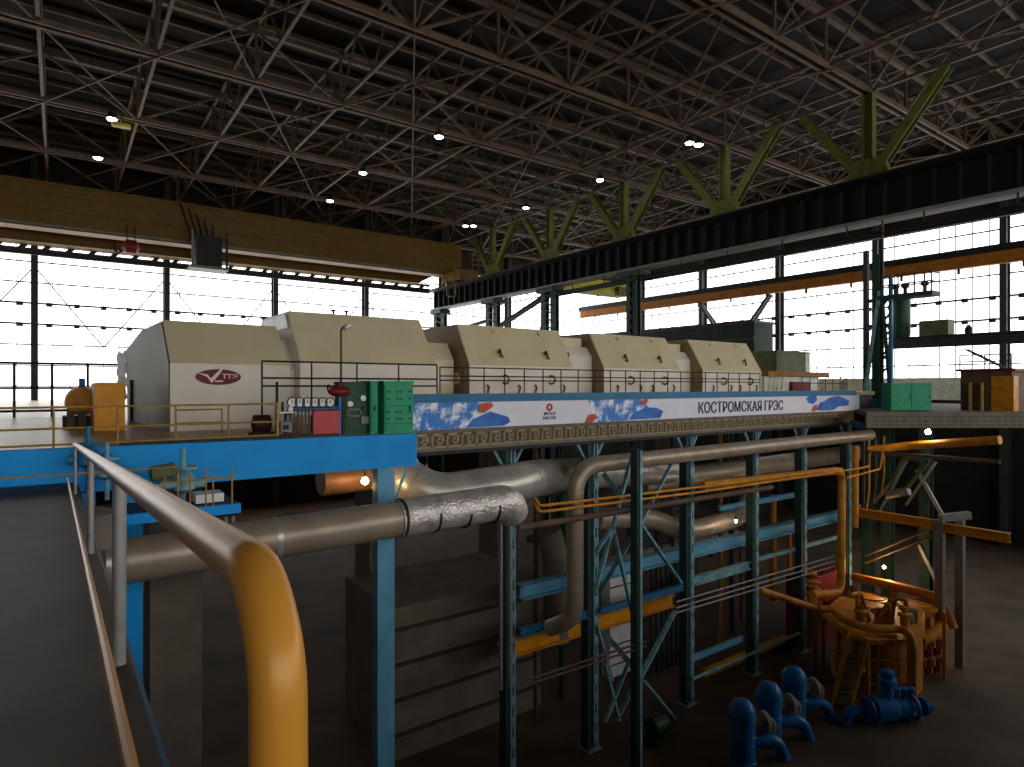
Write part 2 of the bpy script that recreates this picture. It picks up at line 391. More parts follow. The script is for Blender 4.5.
# bracing portal between far columns
t = thing('column_bracing', 'sloping green brace members between the two far runway columns', 'brace', (XG, 63, 4))
MB().ibeam((XG, 70, 7.2), (XG, 57.5, 10.9), .5, .5).build('strut', tealgreen, t)
MB().beam((XG, 68.4, 8.0), (XG, 66, 2.5), .3, .3).build('strut', tealgreen, t)
MB().beam((XG, 58.4, 8.2), (XG, 60.8, 1.8), .3, .3).build('strut', tealgreen, t)
MB().ibeam((XG, 83.2, 7.8), (XG, 70, 8.9), .5, .4).build('strut', tealgreen, t)

# yellow bridge crane across the hall
t = thing('bridge_crane', 'long ochre bridge crane spanning the hall below the roof', 'crane', (15, 79, 14.8))
YG1, YG2 = 77.0, 81.6
def gird(y, z0, z1, m, xr):
    mb = MB(); mb.prism([(XL+1, y, z0), (xr-3.5, y, z0), (xr-.8, y, z0+1.4), (xr-.8, y, z1), (XL+1, y, z1)], (0, 1.6, 0))
    mb.box(XL+1, xr-.9, y-.25, y+1.85, z1-.1, z1+.1); mb.box(XL+1, xr-3.6, y-.2, y+1.8, z0-.15, z0)
    return mb.build('main_girder', m, t)
gird(YG1, 15.75, 20.05, cranem, 47.6); g2 = gird(YG2, 15.1, 19.0, cranem, 46)
B(XL+1, 43, YG1-.06, YG1, 15.0+.62, 15.0+1.0).build('painted_light_strip', flangem, t)  # pale strip added to paint the light along the lower girder edge
for z in (17.4, 19.0): B(XL+1, 45, YG1-.06, YG1, z-.05, z+.05).build('rib', brown, t)
B(45, 48, YG1-2.5, YG2-2, 14.8, 16.3).build('end_carriage', cranem, t)
for i, y in enumerate((YG1-1.5, YG1+2.5)): MB().lathe([(.5, -.2), (.5, .2)], (XG, y, 15.27), (1,0,0), 14).build('wheel', black, t)
rl = MB()
for y0, x0, x1 in ((YG1-2.2, 47.2, 52.5),):
    for z in (17.2, 17.9, 18.6): rl.tube((x0, y0, z), (x1, y0, z), .07, 6)
    for i in range(6): xx = x0+(x1-x0)*i/5; rl.tube((xx, y0, 16.0), (xx, y0, 18.6), .07, 6)
rl.build('walkway_railing', cranem, t)
B(46.2, 52.6, YG1-2.3, YG1-.8, 15.7, 16.0).build('end_platform', cranem, t)
q = MB()
for x in (43.1, 44.5): q.beam((x, YG1-2.2, 16.5), (x, YG1-2.2, 12.4), .16, .16)
q.beam((43.1, YG1-2.2, 12.4), (44.5, YG1-2.2, 12.4), .16, .16); q.beam((43.1, YG1-2.2, 14.4), (44.5, YG1-2.2, 14.4), .16, .16)
q.build('hanging_ladder', cranem, t)
a = at(207, 240, Y=YG1-.8)
cab = B(a.x-1.3, a.x+1.3, YG1-2.2, YG1-.1, 13.1, 16.4).build('operator_cab', black, t, 'dark hanging operator cab with pale base')
B(a.x-1.9, a.x+1.9, YG1-2.7, YG1, 12.75, 13.05).build('cab_floor', flangem, cab)
for s in (-1, 1): B(a.x+s*1.7-.1, a.x+s*1.7+.1, YG1-2.6, YG1-2.4, 13.05, 16.8).build('cab_post', flangem if s < 0 else black, cab)
lm = MB()
for i in range(5): lm.beam((a.x-2.6+i*.8, YG1-.5, 20.0-i*.5), (a.x-1.6+i*.55, YG1-1.2, 16.2), .14, .14)
lm.build('cab_hanger', black, t)
a = at(131, 247, Y=YG1-.5)
hk = MB().lathe([(.2, -.8), (.75, -.45), (.75, .45), (.2, .8)], a, (1,0,0), 14).build('hook_block', redd, t, 'dark red hook block')
MB().path([a+V((-1.5,0,.3)), a+V((-1.5,0,-.5)), a+V((-1.1,0,-.8)), a+V((-.8,0,-.5))], .1, n=6).build('hook', black, hk)
for dx in (-.35, .35): MB().tube(a+V((dx,0,.6)), a+V((dx,0,2.2)), .05, 5).build('rope', black, hk)

# aisle crane and its orange runway
t = thing('aisle_crane', 'pale yellow underslung crane girder in the side aisle under the runway', 'crane', (62, 58, 11.2))
B(48.2, 61, 57, 59.6, 12.0, 13.3).build('main_girder', cranel, t); B(48.2, 61, 56.6, 60, 11.85, 12.0).build('bottom_flange', cranel, t)
B(57.5, 60, 56.2, 57, 11.6, 12.6).build('hoist_box', yolive, t)
t = thing('aisle_runway_girder', 'orange-brown runway girder crossing in front of the side windows', 'girder', (75.3, 45, 12))
B(75.0, 75.2, 5, 83, 12.3, 13.7).build('web', orangeb, t); B(74.6, 75.6, 5, 83, 13.3, 13.95).build('top_flange', black, t); B(74.75, 75.5, 5, 83, 12.05, 12.3).build('bottom_flange', orangeb, t)
hm = MB()
for i in range(14): hm.tube((75.1, 9+5.4*i, 12.1), (75.1, 9+5.4*i, 11.5), .14, 6)
hm.build('hanger', black, t)
for k, (ya_, yb_) in enumerate(((46.2, 51.4), (57.2, 51.9))):
    t = thing('aisle_brace', ('pair of dark diagonal struts leaning from the first aisle post' if k == 0 else 'pair of dark diagonal struts leaning from the second aisle post'), 'brace', (75, (ya_+yb_)/2, 5), 'aisle struts')
    for dx in (0, -.9): MB().beam((75.2+dx*.5, ya_, 11.9), (75.2+dx, yb_, 5.2), .35, .35).build('strut', darkst, t)
t = thing('aisle_annex', 'dark green sheeted annex behind the last turbine housings', 'annex', (71, 64, ZFL))
B(69.5, 73.5, 45.0, 85, ZFL, 7.8).build('sheet_wall', sheetg, t); B(69.3, 73.8, 44.8, 85.2, 7.8, 8.1).build('coping', black, t)
for i in range(3): B(69.3, 69.5, 45, 85, 1.2+2.3*i, 1.4+2.3*i).build('rail', tealgreen, t)

# ------------------------------------------------------------------ decks
ZD, ZD2 = -1.5, -.36
XB0, XB1 = 10.05, 43.0
t = thing('generator_platform', 'brown floored platform with a bright blue edge beam in front of the generator', 'platform', (0, 28, -2.6))
B(-16, 9.2, 17.99, 40, ZD-.15, ZD).build('deck_plate', deckm, t)
MB().prism([(-3.5, 18, -2.5), (9.14, 18, -2.5), (9.14, 18, -1.5), (-3.5, 18, -1.42)], (0, -.25, 0)).build('edge_beam', blue, t, 'bright blue edge beam')
B(-16, -3.5, 17.9, 18.2, -2.45, -1.55).build('rear_edge_beam', blue, t)
B(-16, -.2, 17.7, 17.9, -3.2, -2.2).build('side_girder', blue, t)
B(8.95, 9.13, 18.2, 22, -2.5, -1.66).build('end_beam', blue, t)
B(1.2, 5.4, 18.0, 18.5, -1.5, -1.4).build('cover_strip', black, t)
for i in range(5): MB().ibeam((-14+5.4*i, 18.2, -1.95), (-14+5.4*i, 39, -1.95), .3, .6).build('joist', tealgreen, t)
t = thing('turbine_deck', 'long grey turbine deck edge with a gold key-pattern frieze', 'deck', (27, 28, -2.4))
B(9.4, 45.3, 20.15, 36, -.6, ZD2).build('deck_plate', deckm, t)
B(XB0-.6, 42.1, 20.0, 20.3, -2.4, -1.6).build('frieze', fretbase, t)
B(XB0-.6, 42.1, 19.9, 20.4, -2.5, -2.38).build('lower_lip', black, t)
B(XB0-.6, 42.1, 19.94, 20.3, -1.66, -1.58).build('upper_lip', fretbase, t)
B(XB0-.6, XB1-.9, 19.85, 20.3, -.6, -.29).build('blue_curb', steelblue, t, 'steel blue curb above the banner')
for i in range(8): MB().ibeam((11+4.3*i, 20.3, -2.1), (11+4.3*i, 35, -2.1), .35, .6).build('joist', tealgreen, t)
B(10, 45.3, 20.3, 20.6, -1.7, -.6).build('back_plate', darkst, t)
fm = MB(); dk = MB(); u0 = .635; nfu = 50
for i in range(nfu):
    x = XB0 - .45 + i*u0; zt, zb, w = -1.74, -2.26, .062
    L = [(x, zb, x+w, zt), (x, zt-w, x+u0*.78, zt), (x+u0*.78-w, zb+.14, x+u0*.78, zt), (x+.2, zb+.14, x+u0*.78, zb+.14+w), (x+.2, zb+.14, x+.2+w, zt-.16), (x+.2, zt-.16-w, x+.36, zt-.16), (x, zb, x+u0+w, zb+w)]
    for a, b, c, d in L: fm.box(a, c, 19.965, 20.0, b, d)
    dk.box(x+w, x+.2, 19.99, 20.0, zb+w, zt-w); dk.box(x+.2+w, x+u0*.78-w, 19.99, 20.0, zb+.14+w, zt-.25); dk.box(x+u0*.78, x+u0, 19.99, 20.0, zb+w, zt)
fm.build('key_pattern', fretline, t); dk.build('pattern_shade', fretdark, t)  # the darker fill paints shade between the raised key lines
# deck wing to the right
t = thing('deck_wing', 'patterned grey deck wing carrying the green cabinets', 'deck', (45, 16, -2.4))
pl = [(37.9, 17.4), (47.4, 10.6), (62, 10.6), (62, 30), (46.2, 30), (46.2, 19.9), (42.2, 19.9)]
MB().prism([(x, y, -1.75) for x, y in pl], (0, 0, .25)).build('deck_plate', concrete, t)
d = V((47.4-37.9, 10.6-17.4, 0)).normalized(); nn = V((d.y, -d.x, 0)); a = V((37.9, 17.4, 0)); L0 = (V((47.4, 10.6, 0))-a).length
MB().prism([a+V((0,0,-2.42)), a+d*L0+V((0,0,-2.42)), a+d*L0+V((0,0,-1.5)), a+V((0,0,-1.5))], -nn*.2 if nn.y > 0 else nn*.2).build('frieze', fretbase, t)
k = MB(); out = nn if nn.y < 0 else -nn
for i in range(26):
    for j in range(3):
        p = a + d*(.4+i*.42) + V((0, 0, -2.25+j*.24)); k.beam(p+out*.21, p+out*.21+d*.26, .03, .1)
k.build('key_pattern', fretdark, t)
MB().prism([(38.4, 18.0, -2.5), (40.8, 19.6, -2.5), (40.8, 19.6, -2.2), (38.4, 18.0, -2.2)], (0, -.3, 0)).build('edge_tube', steelblue, t)

# banner
t = thing('banner', 'long white banner with sky pictures and the station name along the deck edge', 'banner', (26, 19.9, -1.58))
B(XB0, XB1-.4, 19.9, 19.93, -1.58, -.6).build('banner_cloth', bannerw, t)
def flat(name, pts, m, y=19.89, th=.012): return MB().prism([(x, y, z) for x, z in pts], (0, th, 0)).build(name, m, t)
zt, zb = -.6, -1.58
x = lambda px: xa(px, 19.9)
flat('sky_picture', [(XB0, zt), (x(478), zt), (x(483), -1.0), (x(468), zb), (XB0, zb)], skyp)
flat('blue_hexagon', [(x(466), zb+.02), (x(472), -1.25), (x(490), -.98), (x(508), -1.2), (x(510), -1.4), (x(504), zb+.04)], bannerb, 19.88)
flat('orange_hexagon', [(x(477), -.92), (x(480), -.66), (x(491), -.62), (x(493), -.78), (x(484), -1.02), (x(479), -1.0)], bannero, 19.87)
flat('sky_picture', [(x(588), zt), (x(640), zt), (x(651), -1.1), (x(634), zb+.02), (x(598), zb), (x(593), -1.2)], skyp)
flat('blue_hexagon', [(x(628), zb+.06), (x(634), -1.22), (x(645), -1.0), (x(656), -1.02), (x(663), -1.2), (x(660), -1.52), (x(645), zb+.05)], bannerb, 19.88)
flat('orange_hexagon', [(x(584.5), zb), (x(588), -1.25), (x(594), -1.2), (x(597.5), -1.36), (x(592), zb)], bannero, 19.87)
flat('orange_hexagon', [(x(641), -.72), (x(644), -.6), (x(648), -.62), (x(646), -.85), (x(641), -.88)], bannero, 19.87)
flat('blue_hexagon', [(x(806), -.72), (x(809), zt), (x(816), zt), (x(817), -.85), (x(813), -1.1), (x(808), -1.0)], bannerb, 19.88)
flat('blue_hexagon', [(x(816), -1.45), (x(820), -1.0), (x(824), -.95), (x(829), -.72), (x(838), -.62), (x(842), -.72), (x(849), -.95), (x(848), -1.25), (x(838), -1.3), (x(834), -1.5), (x(822), -1.52)], bannerb, 19.885)
flat('orange_hexagon', [(x(811), -1.55), (x(813), -1.2), (x(817), -1.1), (x(816), -1.5)], bannero, 19.87)
ex = x(549.3)
MB().ring((ex, 19.88, -.87), (0, 1, 0), .115, .045, 20, 6).build('round_emblem', redink, t, 'red ring emblem')
B(ex-.03, ex+.03, 19.87, 19.9, -1.04, -.98).build('emblem_stem', redink, t)
text('emblem_lettering', 'ИНТЕР', ink, t, (ex-.3, 19.89, -1.2), .6, .13)
text('emblem_lettering', 'РАО ЕЭС', ink, t, (ex-.34, 19.89, -1.37), .68, .13)
text('station_lettering', 'КОСТРОМСКАЯ ГРЭС', ink, t, (xa(697.5, 19.9), 19.89, -1.37), xa(782, 19.9)-xa(697.5, 19.9), .58)

# ------------------------------------------------------------------ turbine housings
def housing(name, label, x0, x1, yf, yr0, yr1, yb, zb, zbr, zr, m, mt):
    t = thing(name, label, 'housing', ((x0+x1)/2, (yf+yb)/2, zb), 'turbine housings')
    prof = [(yf, zb), (yf, zbr), (yr0, zr), (yr1, zr), (yb, zbr), (yb, zb)]
    b = MB(); b.prism([(x0, y, z) for y, z in prof], (x1-x0, 0, 0)); b.build('shell', m, t)
    sl = MB(); e = .012
    dn = V((0, -(zr-zbr), (yr0-yf))).normalized()*-e if (yr0-yf) < 0 else V((0, -(zr-zbr), (yr0-yf))).normalized()*e
    A = [V((x0+.02, yf, zbr)), V((x1-.02, yf, zbr)), V((x1-.02, yr0, zr)), V((x0+.02, yr0, zr))]
    MB().prism([p + dn for p in A], dn).build('slope_shade', mt, t)  # thin darker sheet paints the shade of the upward slope over the cream
    return t
# generator (with skewed end)
t = thing('generator_housing', 'large cream generator housing with a maroon oval sign', 'housing', (4.9, 28, ZD), 'turbine housings')
p170, XG1 = 2.95, xa(287, 23.3)
vs = []
secL = [(2.95, 23.3, -1.5), (2.95, 23.3, .76), (2.93, 25.0, 2.3), (2.75, 29.6, 2.3), (2.45, 33.0, 1.62), (2.5, 32.6, -1.5)]
secR = [(6.82, 23.3, -1.5), (6.82, 23.3, .74), (6.78, 25.0, 2.3), (6.78, 29.6, 2.3), (6.78, 33.0, 1.62), (6.78, 32.6, -1.5)]
MB().add(secL + secR, [(0,1,2,3,4,5), (11,10,9,8,7,6)] + [(i, (i+1) % 6, 6+(i+1) % 6, 6+i) for i in range(6)]).build('shell', cream, t)
n0 = V((0, -1.54, 1.7)).normalized()*.012
MB().prism([V(secL[1])+n0+V((.02,0,0)), V(secR[1])+n0, V(secR[2])+n0, V(secL[2])+n0+V((.02,0,0))], n0).build('slope_shade', creamd, t)  # same cream as the shell, slope shade painted in by a darker sheet
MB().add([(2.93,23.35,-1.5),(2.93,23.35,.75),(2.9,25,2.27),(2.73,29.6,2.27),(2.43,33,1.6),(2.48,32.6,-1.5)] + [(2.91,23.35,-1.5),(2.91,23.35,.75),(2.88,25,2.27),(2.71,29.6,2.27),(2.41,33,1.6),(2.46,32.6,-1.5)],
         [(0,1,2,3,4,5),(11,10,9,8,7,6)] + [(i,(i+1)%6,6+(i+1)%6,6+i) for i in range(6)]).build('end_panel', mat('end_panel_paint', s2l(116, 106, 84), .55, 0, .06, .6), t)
dr = MB().prism([(2.80, 26.6, -1.5), (2.53, 31.4, -1.5), (2.53, 31.4, .2), (2.80, 26.6, .25)], (-.04, 0, 0)).build('access_door', mat('door_paint', s2l(138, 128, 106), .55), t)
B(2.42, 2.5, 31.0, 31.5, -1.5, .25).build('door_edge', black, dr)
# oval sign
oc = V((xa(218.5, 23.3), 23.27, (386-377)*23.3/ray(218.5)[1])); rx, rz = .72, .27
sg = MB().prism([(oc.x+rx*math.cos(2*PI*i/28), 23.27, oc.z+rz*math.sin(2*PI*i/28)) for i in range(28)], (0, .02, 0)).build('oval_sign', maroon, t, 'maroon oval sign with a white bird-like swoosh')
sw = [(-.66, .16), (-.36, .08), (-.26, -.12), (-.2, -.02), (.05, .2), (.16, .42), (.02, .28), (-.16, .12), (-.2, .0), (-.24, -.08), (-.33, .0), (-.5, .12)]
MB().prism([(oc.x+a, 23.25, oc.z+b-.03) for a, b in [(-.68, .17), (-.34, .11), (-.25, -.02), (-.05, .19), (.2, .42), (.02, .12), (-.22, -.18), (-.36, .03)]], (0, .015, 0)).build('swoosh', pinkw, sg)
text('sign_lettering', 'ттэ', pinkw, sg, (oc.x+.1, 23.255, oc.z-.06), .5, .17)
B(oc.x-.12, oc.x+.14, 23.25, 23.262, oc.z-.17, oc.z-.12).build('sign_underline', pinkw, sg)
# connecting cuff between generator and next housing
MB().prism([(6.82, 24.6, -1.5), (6.82, 24.6, .6), (6.82, 25.9, 1.9), (6.82, 29, 1.9), (6.82, 29, -1.5)], (.58, 0, 0)).build('connecting_cuff', cream, t)
rg = MB()
pts = [(2.4, 33.1, 1.65), (2.2, 33.8, 1.5), (2.0, 34.6, 1.4)]
for j in range(5): pass
ragv = []; nx, nz = 8, 10
for j in range(nz+1):
    for i in range(nx+1):
        ragv.append((2.42 - .25*i/nx + .04*math.sin(j*2.1+i), 33.0 + 1.5*i/nx, 1.55 - 2.1*j/nz - .1*math.sin(i*2.3)))
for j in range(nz+1):
    for i in range(nx+1): x_, y_, z_ = ragv[j*(nx+1)+i]; ragv.append((x_+.03, y_+.03, z_))
N1 = (nx+1)*(nz+1)
fs = [(j*(nx+1)+i, j*(nx+1)+i+1, (j+1)*(nx+1)+i+1, (j+1)*(nx+1)+i) for j in range(nz) for i in range(nx)]
MB().add(ragv, fs + [tuple(N1+q for q in f) for f in fs], True).build('hanging_sheet', ragm, t, 'crumpled white sheet hanging at the far corner')
Y0 = 24.0
t = housing('turbine_housing', 'tallest cream turbine housing behind the gauges and green cabinets', 7.42, 13.3, Y0, 25.6, 29.5, 31, -.35, .93, 3.0, cream, creamd)
B(8.6, 13.2, 23.99, 24.0, -.35, .9).build('lower_panel', cream, t)
for dx in (0, .6):
    q = MB(); q.lathe([(.09, 0), (.05, .2), (.05, .3), (.16, .34), (.05, .38)], (9.8+dx, 27, 3.0), n=10); q.build('vent_valve', black, t)
B(7.42, 9.38, 24.0, 31, -1.5, -.35).build('plinth', cream, t)
MB().prism([(7.36, 25.4, 2.32), (7.42, 25.4, 2.32), (7.42, 25.8, 2.9), (7.36, 25.8, 2.9)], (0, 3.4, 0)).build('end_flashing', ragm, t)
LX = [(15.0, 21.2), (23.4, 29.6), (31.7, 37.9)]
nm = ['behind the first sky picture of the banner', 'above the middle of the banner', 'above the station name']
for k, (a, b) in enumerate(LX):
    t = housing('turbine_housing', 'cream low-pressure turbine housing with lifting lugs, ' + nm[k], a, b, Y0, 25.15, 28.4, 29.5, -.35, .95, 2.88, cream, creamd)
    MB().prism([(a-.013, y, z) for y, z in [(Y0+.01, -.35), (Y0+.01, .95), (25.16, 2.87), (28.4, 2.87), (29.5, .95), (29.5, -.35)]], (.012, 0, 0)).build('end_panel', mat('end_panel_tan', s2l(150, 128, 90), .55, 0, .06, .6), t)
    B((a+b)/2-.02, (a+b)/2+.02, Y0-.012, Y0+.01, -.35, .95).build('seam', creamd, t)
    for s in (.3, .75):
        xx = a + (b-a)*s
        lug = MB().path([(xx, 24.35, 1.55), (xx-.1, 24.15, 1.75), (xx, 24.1, 1.4), (xx+.25, 24.3, 1.35)], .055, n=6).build('lifting_lug', brown, t)
        MB().lathe([(.1, 0), (.1, .1)], (xx+.1, 24.95, 2.62), (0, -1, .6), 10).build('bolt_boss', creamd, t)
        MB().ring((xx+.05, Y0-.12, .3), (1, .35, 0), .2, .045, 14, 6).build('handle_ring', brown, t)
        for s2 in (-.9, .9): MB().path([(xx+s2, Y0-.05, -.33), (xx+s2+.06, Y0-.1, -.05), (xx+s2-.04, Y0-.05, .05)], .045, n=6).build('foot_clamp', brown, t)
    if k == 0: MB().lathe([(.28, 0), (.28, .14)], (a-.14, 25.1, .35), (1,0,0), 14).build('inspection_cover', creamd, t)
for k, (a, b) in enumerate(((21.2, 23.4), (29.6, 31.7))):
    t = thing('coupling_cover', 'smaller cream cover set back between the %s turbine housings' % ('third and fourth' if k == 0 else 'last two'), 'cover', ((a+b)/2, 26.5, -.35), 'coupling covers')
    MB().prism([(a+.02, y, z) for y, z in [(24.9, -.35), (24.9, 1.6), (25.3, 2.1), (28, 2.1), (28, -.35)]], (b-a-.06, 0, 0)).build('shell', cream, t)
    B(a+.3, b-.25, 25.5, 27.8, 2.1, 2.6).build('duct', creamd, t)
    B(a+.2, a+.5, 24.84, 24.9, 1.25, 1.75).build('dark_fitting', black, t)
t = thing('coupling_cover', 'narrow cream cover between the tallest and third turbine housings', 'cover', (14.2, 26.5, -.35), 'coupling covers')
MB().prism([(13.32, y, z) for y, z in [(25.0, -.35), (25.0, 1.2), (25.6, 2.0), (28, 2.0), (28, -.35)]], (1.44, 0, 0)).build('shell', creamd, t)
B(13.9, 14.5, 24.95, 25, .1, .7).build('hatch', cream, t)

# machinery at the far right of the turbine
t = thing('valve_station', 'pale green valve block with an olive box and brown shelf, past the last housing', 'machine', (41.5, 25, -.35))
B(38.6, 45.6, 24.2, 28, -.35, .68).build('lower_body', paleg, t); B(38.4, 46.2, 23.8, 28.4, .68, 1.0).build('brown_shelf', orangeb, t)
B(40.7, 45.0, 24.6, 26.8, 1.0, 2.4).build('olive_box', oliveb, t); B(40.6, 45.1, 24.5, 26.9, 2.4, 2.5).build('box_lid', oliveb, t); B(44.4, 45.02, 24.55, 24.6, 1.0, 2.4).build('pale_panel', paleg, t)  # pale panel paints a lit face onto the front of the olive box
B(41.6, 44.0, 23.95, 24.2, -.34, .3).build('red_panel', redd, t); MB().lathe([(.7, 0), (.7, 1.2), (.5, 1.5)], (38.8, 27.4, 1.0), n=16).build('pale_drum', paleg, t)
for i in range(4): MB().path([(39.0+i*.5, 24.1, -.3), (39.0+i*.5, 24.0, .5), (39.3+i*.5, 24.1, .8)], .07, n=6).build('pipe', paleg, t)
p = at(877, 403, Z=-1.45)
t = thing('white_tank', 'white rounded tank on the deck behind the tapered column', 'tank', (50.0, 22.05, -1.5))
MB().lathe([(.9, 0), (1.0, .3), (1.0, 1.5), (.7, 1.9), (.2, 2.1)], (50.0, 22.05, -1.5), n=20).build('vessel', whitep, t); MB().ring((50.0, 22.05, -1.2), (0,0,1), 1.01, .05).build('band', redd, t)

# tapered column with climbing platform at x=47
t = thing('tapered_column', 'tapered blue-green lattice column standing on the deck by the green cabinets', 'column', (46.5, 21.3, -1.5))
MB().beam((46.5, 21.25, -1.5), (46.5, 21.25, 9.6), .3, .34).build('post', darkst, t)
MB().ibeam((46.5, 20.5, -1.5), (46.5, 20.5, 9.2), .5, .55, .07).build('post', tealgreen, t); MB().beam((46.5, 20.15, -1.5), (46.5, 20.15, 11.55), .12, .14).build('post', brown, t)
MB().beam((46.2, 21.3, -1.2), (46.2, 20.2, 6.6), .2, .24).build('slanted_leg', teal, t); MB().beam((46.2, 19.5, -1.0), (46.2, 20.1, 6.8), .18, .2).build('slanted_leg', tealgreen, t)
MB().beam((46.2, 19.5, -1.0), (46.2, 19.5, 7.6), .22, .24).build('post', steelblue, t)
for i in range(6): MB().beam((46.3, 20.9-i*.12, -.8+i*1.2), (46.3, 19.6, .2+i*1.2), .12, .12).build('lacing', tealgreen, t)
for z in (2.0, 4.2, 6.0): MB().beam((46.4, 21.2, z), (46.4, 19.5, z), .2, .25).build('tie', tealgreen, t)
B(45.6, 47.2, 19.3, 21.6, -1.5, -.9).build('base_block', steelblue, t)
t = thing('access_platform', 'small railed service platform hung beside the tapered column', 'platform', (47, 18.5, 6.4))
B(46.0, 47.3, 16.9, 20.3, 5.95, 6.25).build('deck_plate', tealgreen, t)
r = MB()
for z in (6.9, 7.5): r.tube((46.1, 20, z), (46.1, 17, z), .05, 6); r.tube((46.1, 17, z), (47.2, 17, z), .05, 6)
for y in (20, 19, 18, 17.4, 17): r.tube((46.1, y, 6.2), (46.1, y, 7.6), .05, 6)
r.build('railing', darkst, t)
for i, y in enumerate((19.4, 18.8, 17.6)): MB().lathe([(.12, 0), (.12, .4), (.25, .5), (.25, .65), (.08, .75)], (46.7, y, 6.25), n=10).build('valve', darkst, t)
p = at(901, 340, X=50)
t = thing('green_vessel', 'upright dark green cylinder beside the tapered column above the walkway', 'tank', (50, p.y, 3.56))
MB().lathe([(.55, 0), (.62, .15), (.62, 2.7), (.3, 3.0)], (50, p.y, 3.6), n=18).build('vessel', greend, t); MB().tube((50, p.y, 3.56), (50, p.y, 3.62), .5, 12).build('base_ring', tealgreen, t)
t = thing('high_walkway', 'dark beam walkway crossing the side windows with a box on top', 'walkway', (50, 14, 2.6))
MB().ibeam((50, 21.2, 3.15), (50, 5, 3.15), .9, .8, .08).build('beam', darkst, t)
B(49.4, 50.5, 17.2, 19.0, 3.55, 4.6).build('olive_box', oliveb, t); MB().lathe([(.2, 0), (.25, .3), (.1, .6)], (50, 16.2, 3.55), n=10).build('small_valve', black, t)
t = thing('inclined_ladder', 'short inclined ladder rising to the walkway above the brown cabin', 'ladder', (50, 14.6, .5))
for dx in (0, .5): MB().beam((50+dx, 14.1, 1.08), (50+dx, 16.4, 2.5), .1, .1).build('rail', darkst, t)
for i in range(7): MB().tube((50, 14.3+i*.31, 1.2+i*.2), (50.5, 14.3+i*.31, 1.05+i*.216), .04, 5).build('rung', darkst, t)

# green switch cabinets on the wing
def cabinet(name, label, c, dvec, w, dpt, h, m, doors=2, group=None, detail=None):
    """front face starts at c, runs w along dvec; depth away from the camera"""
    dv = V((dvec[0], dvec[1], 0)).normalized(); nb = V((-dv.y, dv.x, 0))
    if nb.y < 0: nb = -nb
    t = thing(name, label, 'cabinet', c + dv*w/2 + nb*dpt/2, group); c = V(c)
    pr = lambda a, b, z0, z1, n0, n1: MB().prism([c+dv*a+nb*n0+V((0,0,z0)), c+dv*b+nb*n0+V((0,0,z0)), c+dv*b+nb*n0+V((0,0,z1)), c+dv*a+nb*n0+V((0,0,z1))], nb*(n1-n0))
    pr(0, w, 0, h, 0, dpt).build('body', m, t); pr(-.03, w+.03, h, h+.06, -.03, dpt+.03).build('lid', m, t)
    for i in range(doors):
        a0, b0 = w*i/doors+.04, w*(i+1)/doors-.04
        dd = pr(a0, b0, .08, h-.06, -.035, 0).build('door', m, t)
        pr(b0-.12, b0-.07, h*.45, h*.55, -.07, -.035).build('handle', black, dd)
    return t, pr
p0 = at(894, 410.5, Z=-1.5); p1 = at(935, 410.5, Z=-1.5)
cabinet('switch_cabinet', 'low double-door green cabinet on the patterned deck wing', p0+V((.15,.25,0)), (p1-p0), (p1-p0).length, 1.0, 1.62, green, 2)
p0 = at(937, 410, Z=-1.5)
t = thing('control_cabin', 'brown and ochre cabin at the edge of the deck wing', 'cabin', (47, 14.5, -1.5))
B(45.6, 51, 12.6, 15.2, -1.5, .9).build('body', brown, t); B(45.4, 51.2, 12.4, 15.4, .9, 1.05).build('roof', redd, t); B(45.55, 46.4, 12.5, 13.6, -1.5, .6).build('ochre_panel', yel, t)
for y in (14.6, 14.0): MB().tube((45.3, y, -1.5), (45.3, y, .2), .1, 8).build('yellow_post', rail_y, t)
rr = MB()
for z in (1.5, 1.9): rr.tube((45.5, 12.6, z), (45.5, 15.2, z), .04, 5)
for y in (12.6, 13.9, 15.2): rr.tube((45.5, y, 1.0), (45.5, y, 1.9), .04, 5)
rr.build('roof_railing', brown, t)

# ------------------------------------------------------------------ railings
def railing(name, label, pts, zs, posts, r, m, group=None, z0=None, cat='railing'):
    """rails at heights zs over the base points; posts by spacing; every post a part"""
    t = thing(name, label, cat, pts[0], group)
    for z in zs:
        mb = MB(); mb.path([V(p)+V((0,0,z)) for p in pts], r, bend=.15, n=8, steps=3) if len(pts) > 2 else mb.tube(V(pts[0])+V((0,0,z)), V(pts[1])+V((0,0,z)), r, 8)
        mb.build('rail', m, t)
    for i in range(len(pts)-1):
        a, b = V(pts[i]), V(pts[i+1]); n = max(1, round((b-a).length/posts))
        for j in range(n + (i == len(pts)-2)):
            p = a + (b-a)*j/n; MB().tube(p, p+V((0,0,max(zs))), r*.95, 8).build('post', m, t)
    return t
railing('deck_railing', 'thin dark railing along the blue curb in front of the turbine housings', [(xa(440, 20.1), 20.1, -.29), (xa(760, 20.1), 20.1, -.29)], (.98, .66, .5), .95, .025, black)
railing('gallery_railing', 'tall dark railing in front of the tallest housing, behind the gauges', [(xa(262, 20.4), 20.4, -1.5), (xa(437, 20.4), 20.4, -1.5)], (1.5, 1.75, 2.28), 1.45, .03, black)
railing('deck_railing', 'thin grey railing between the valve block and the tapered column', [(36.5, 20.4, -.29), (42, 20.4, -.29), (44.5, 22, -.6)], (.85, .45), .9, .025, darkst)
railing('platform_railing', 'ochre railing along the blue platform edge before the generator', [(-9, 18.15, -1.5), (xa(277, 18.15), 18.15, -1.5)], (1.0, .5, .12), 1.3, .026, rail_y)
railing('guard_rail', 'short ochre guard rail close to the generator housing, under the oval sign', [(xa(176, 21), 21, -1.5), (xa(222, 21), 21, -1.5)], (.78, .38), 1.0, .025, rail_y)
t = thing('railing_end_post', 'thick olive post with black upper tube beside the gauge board', 'post', at(277, 440, Y=18.3))
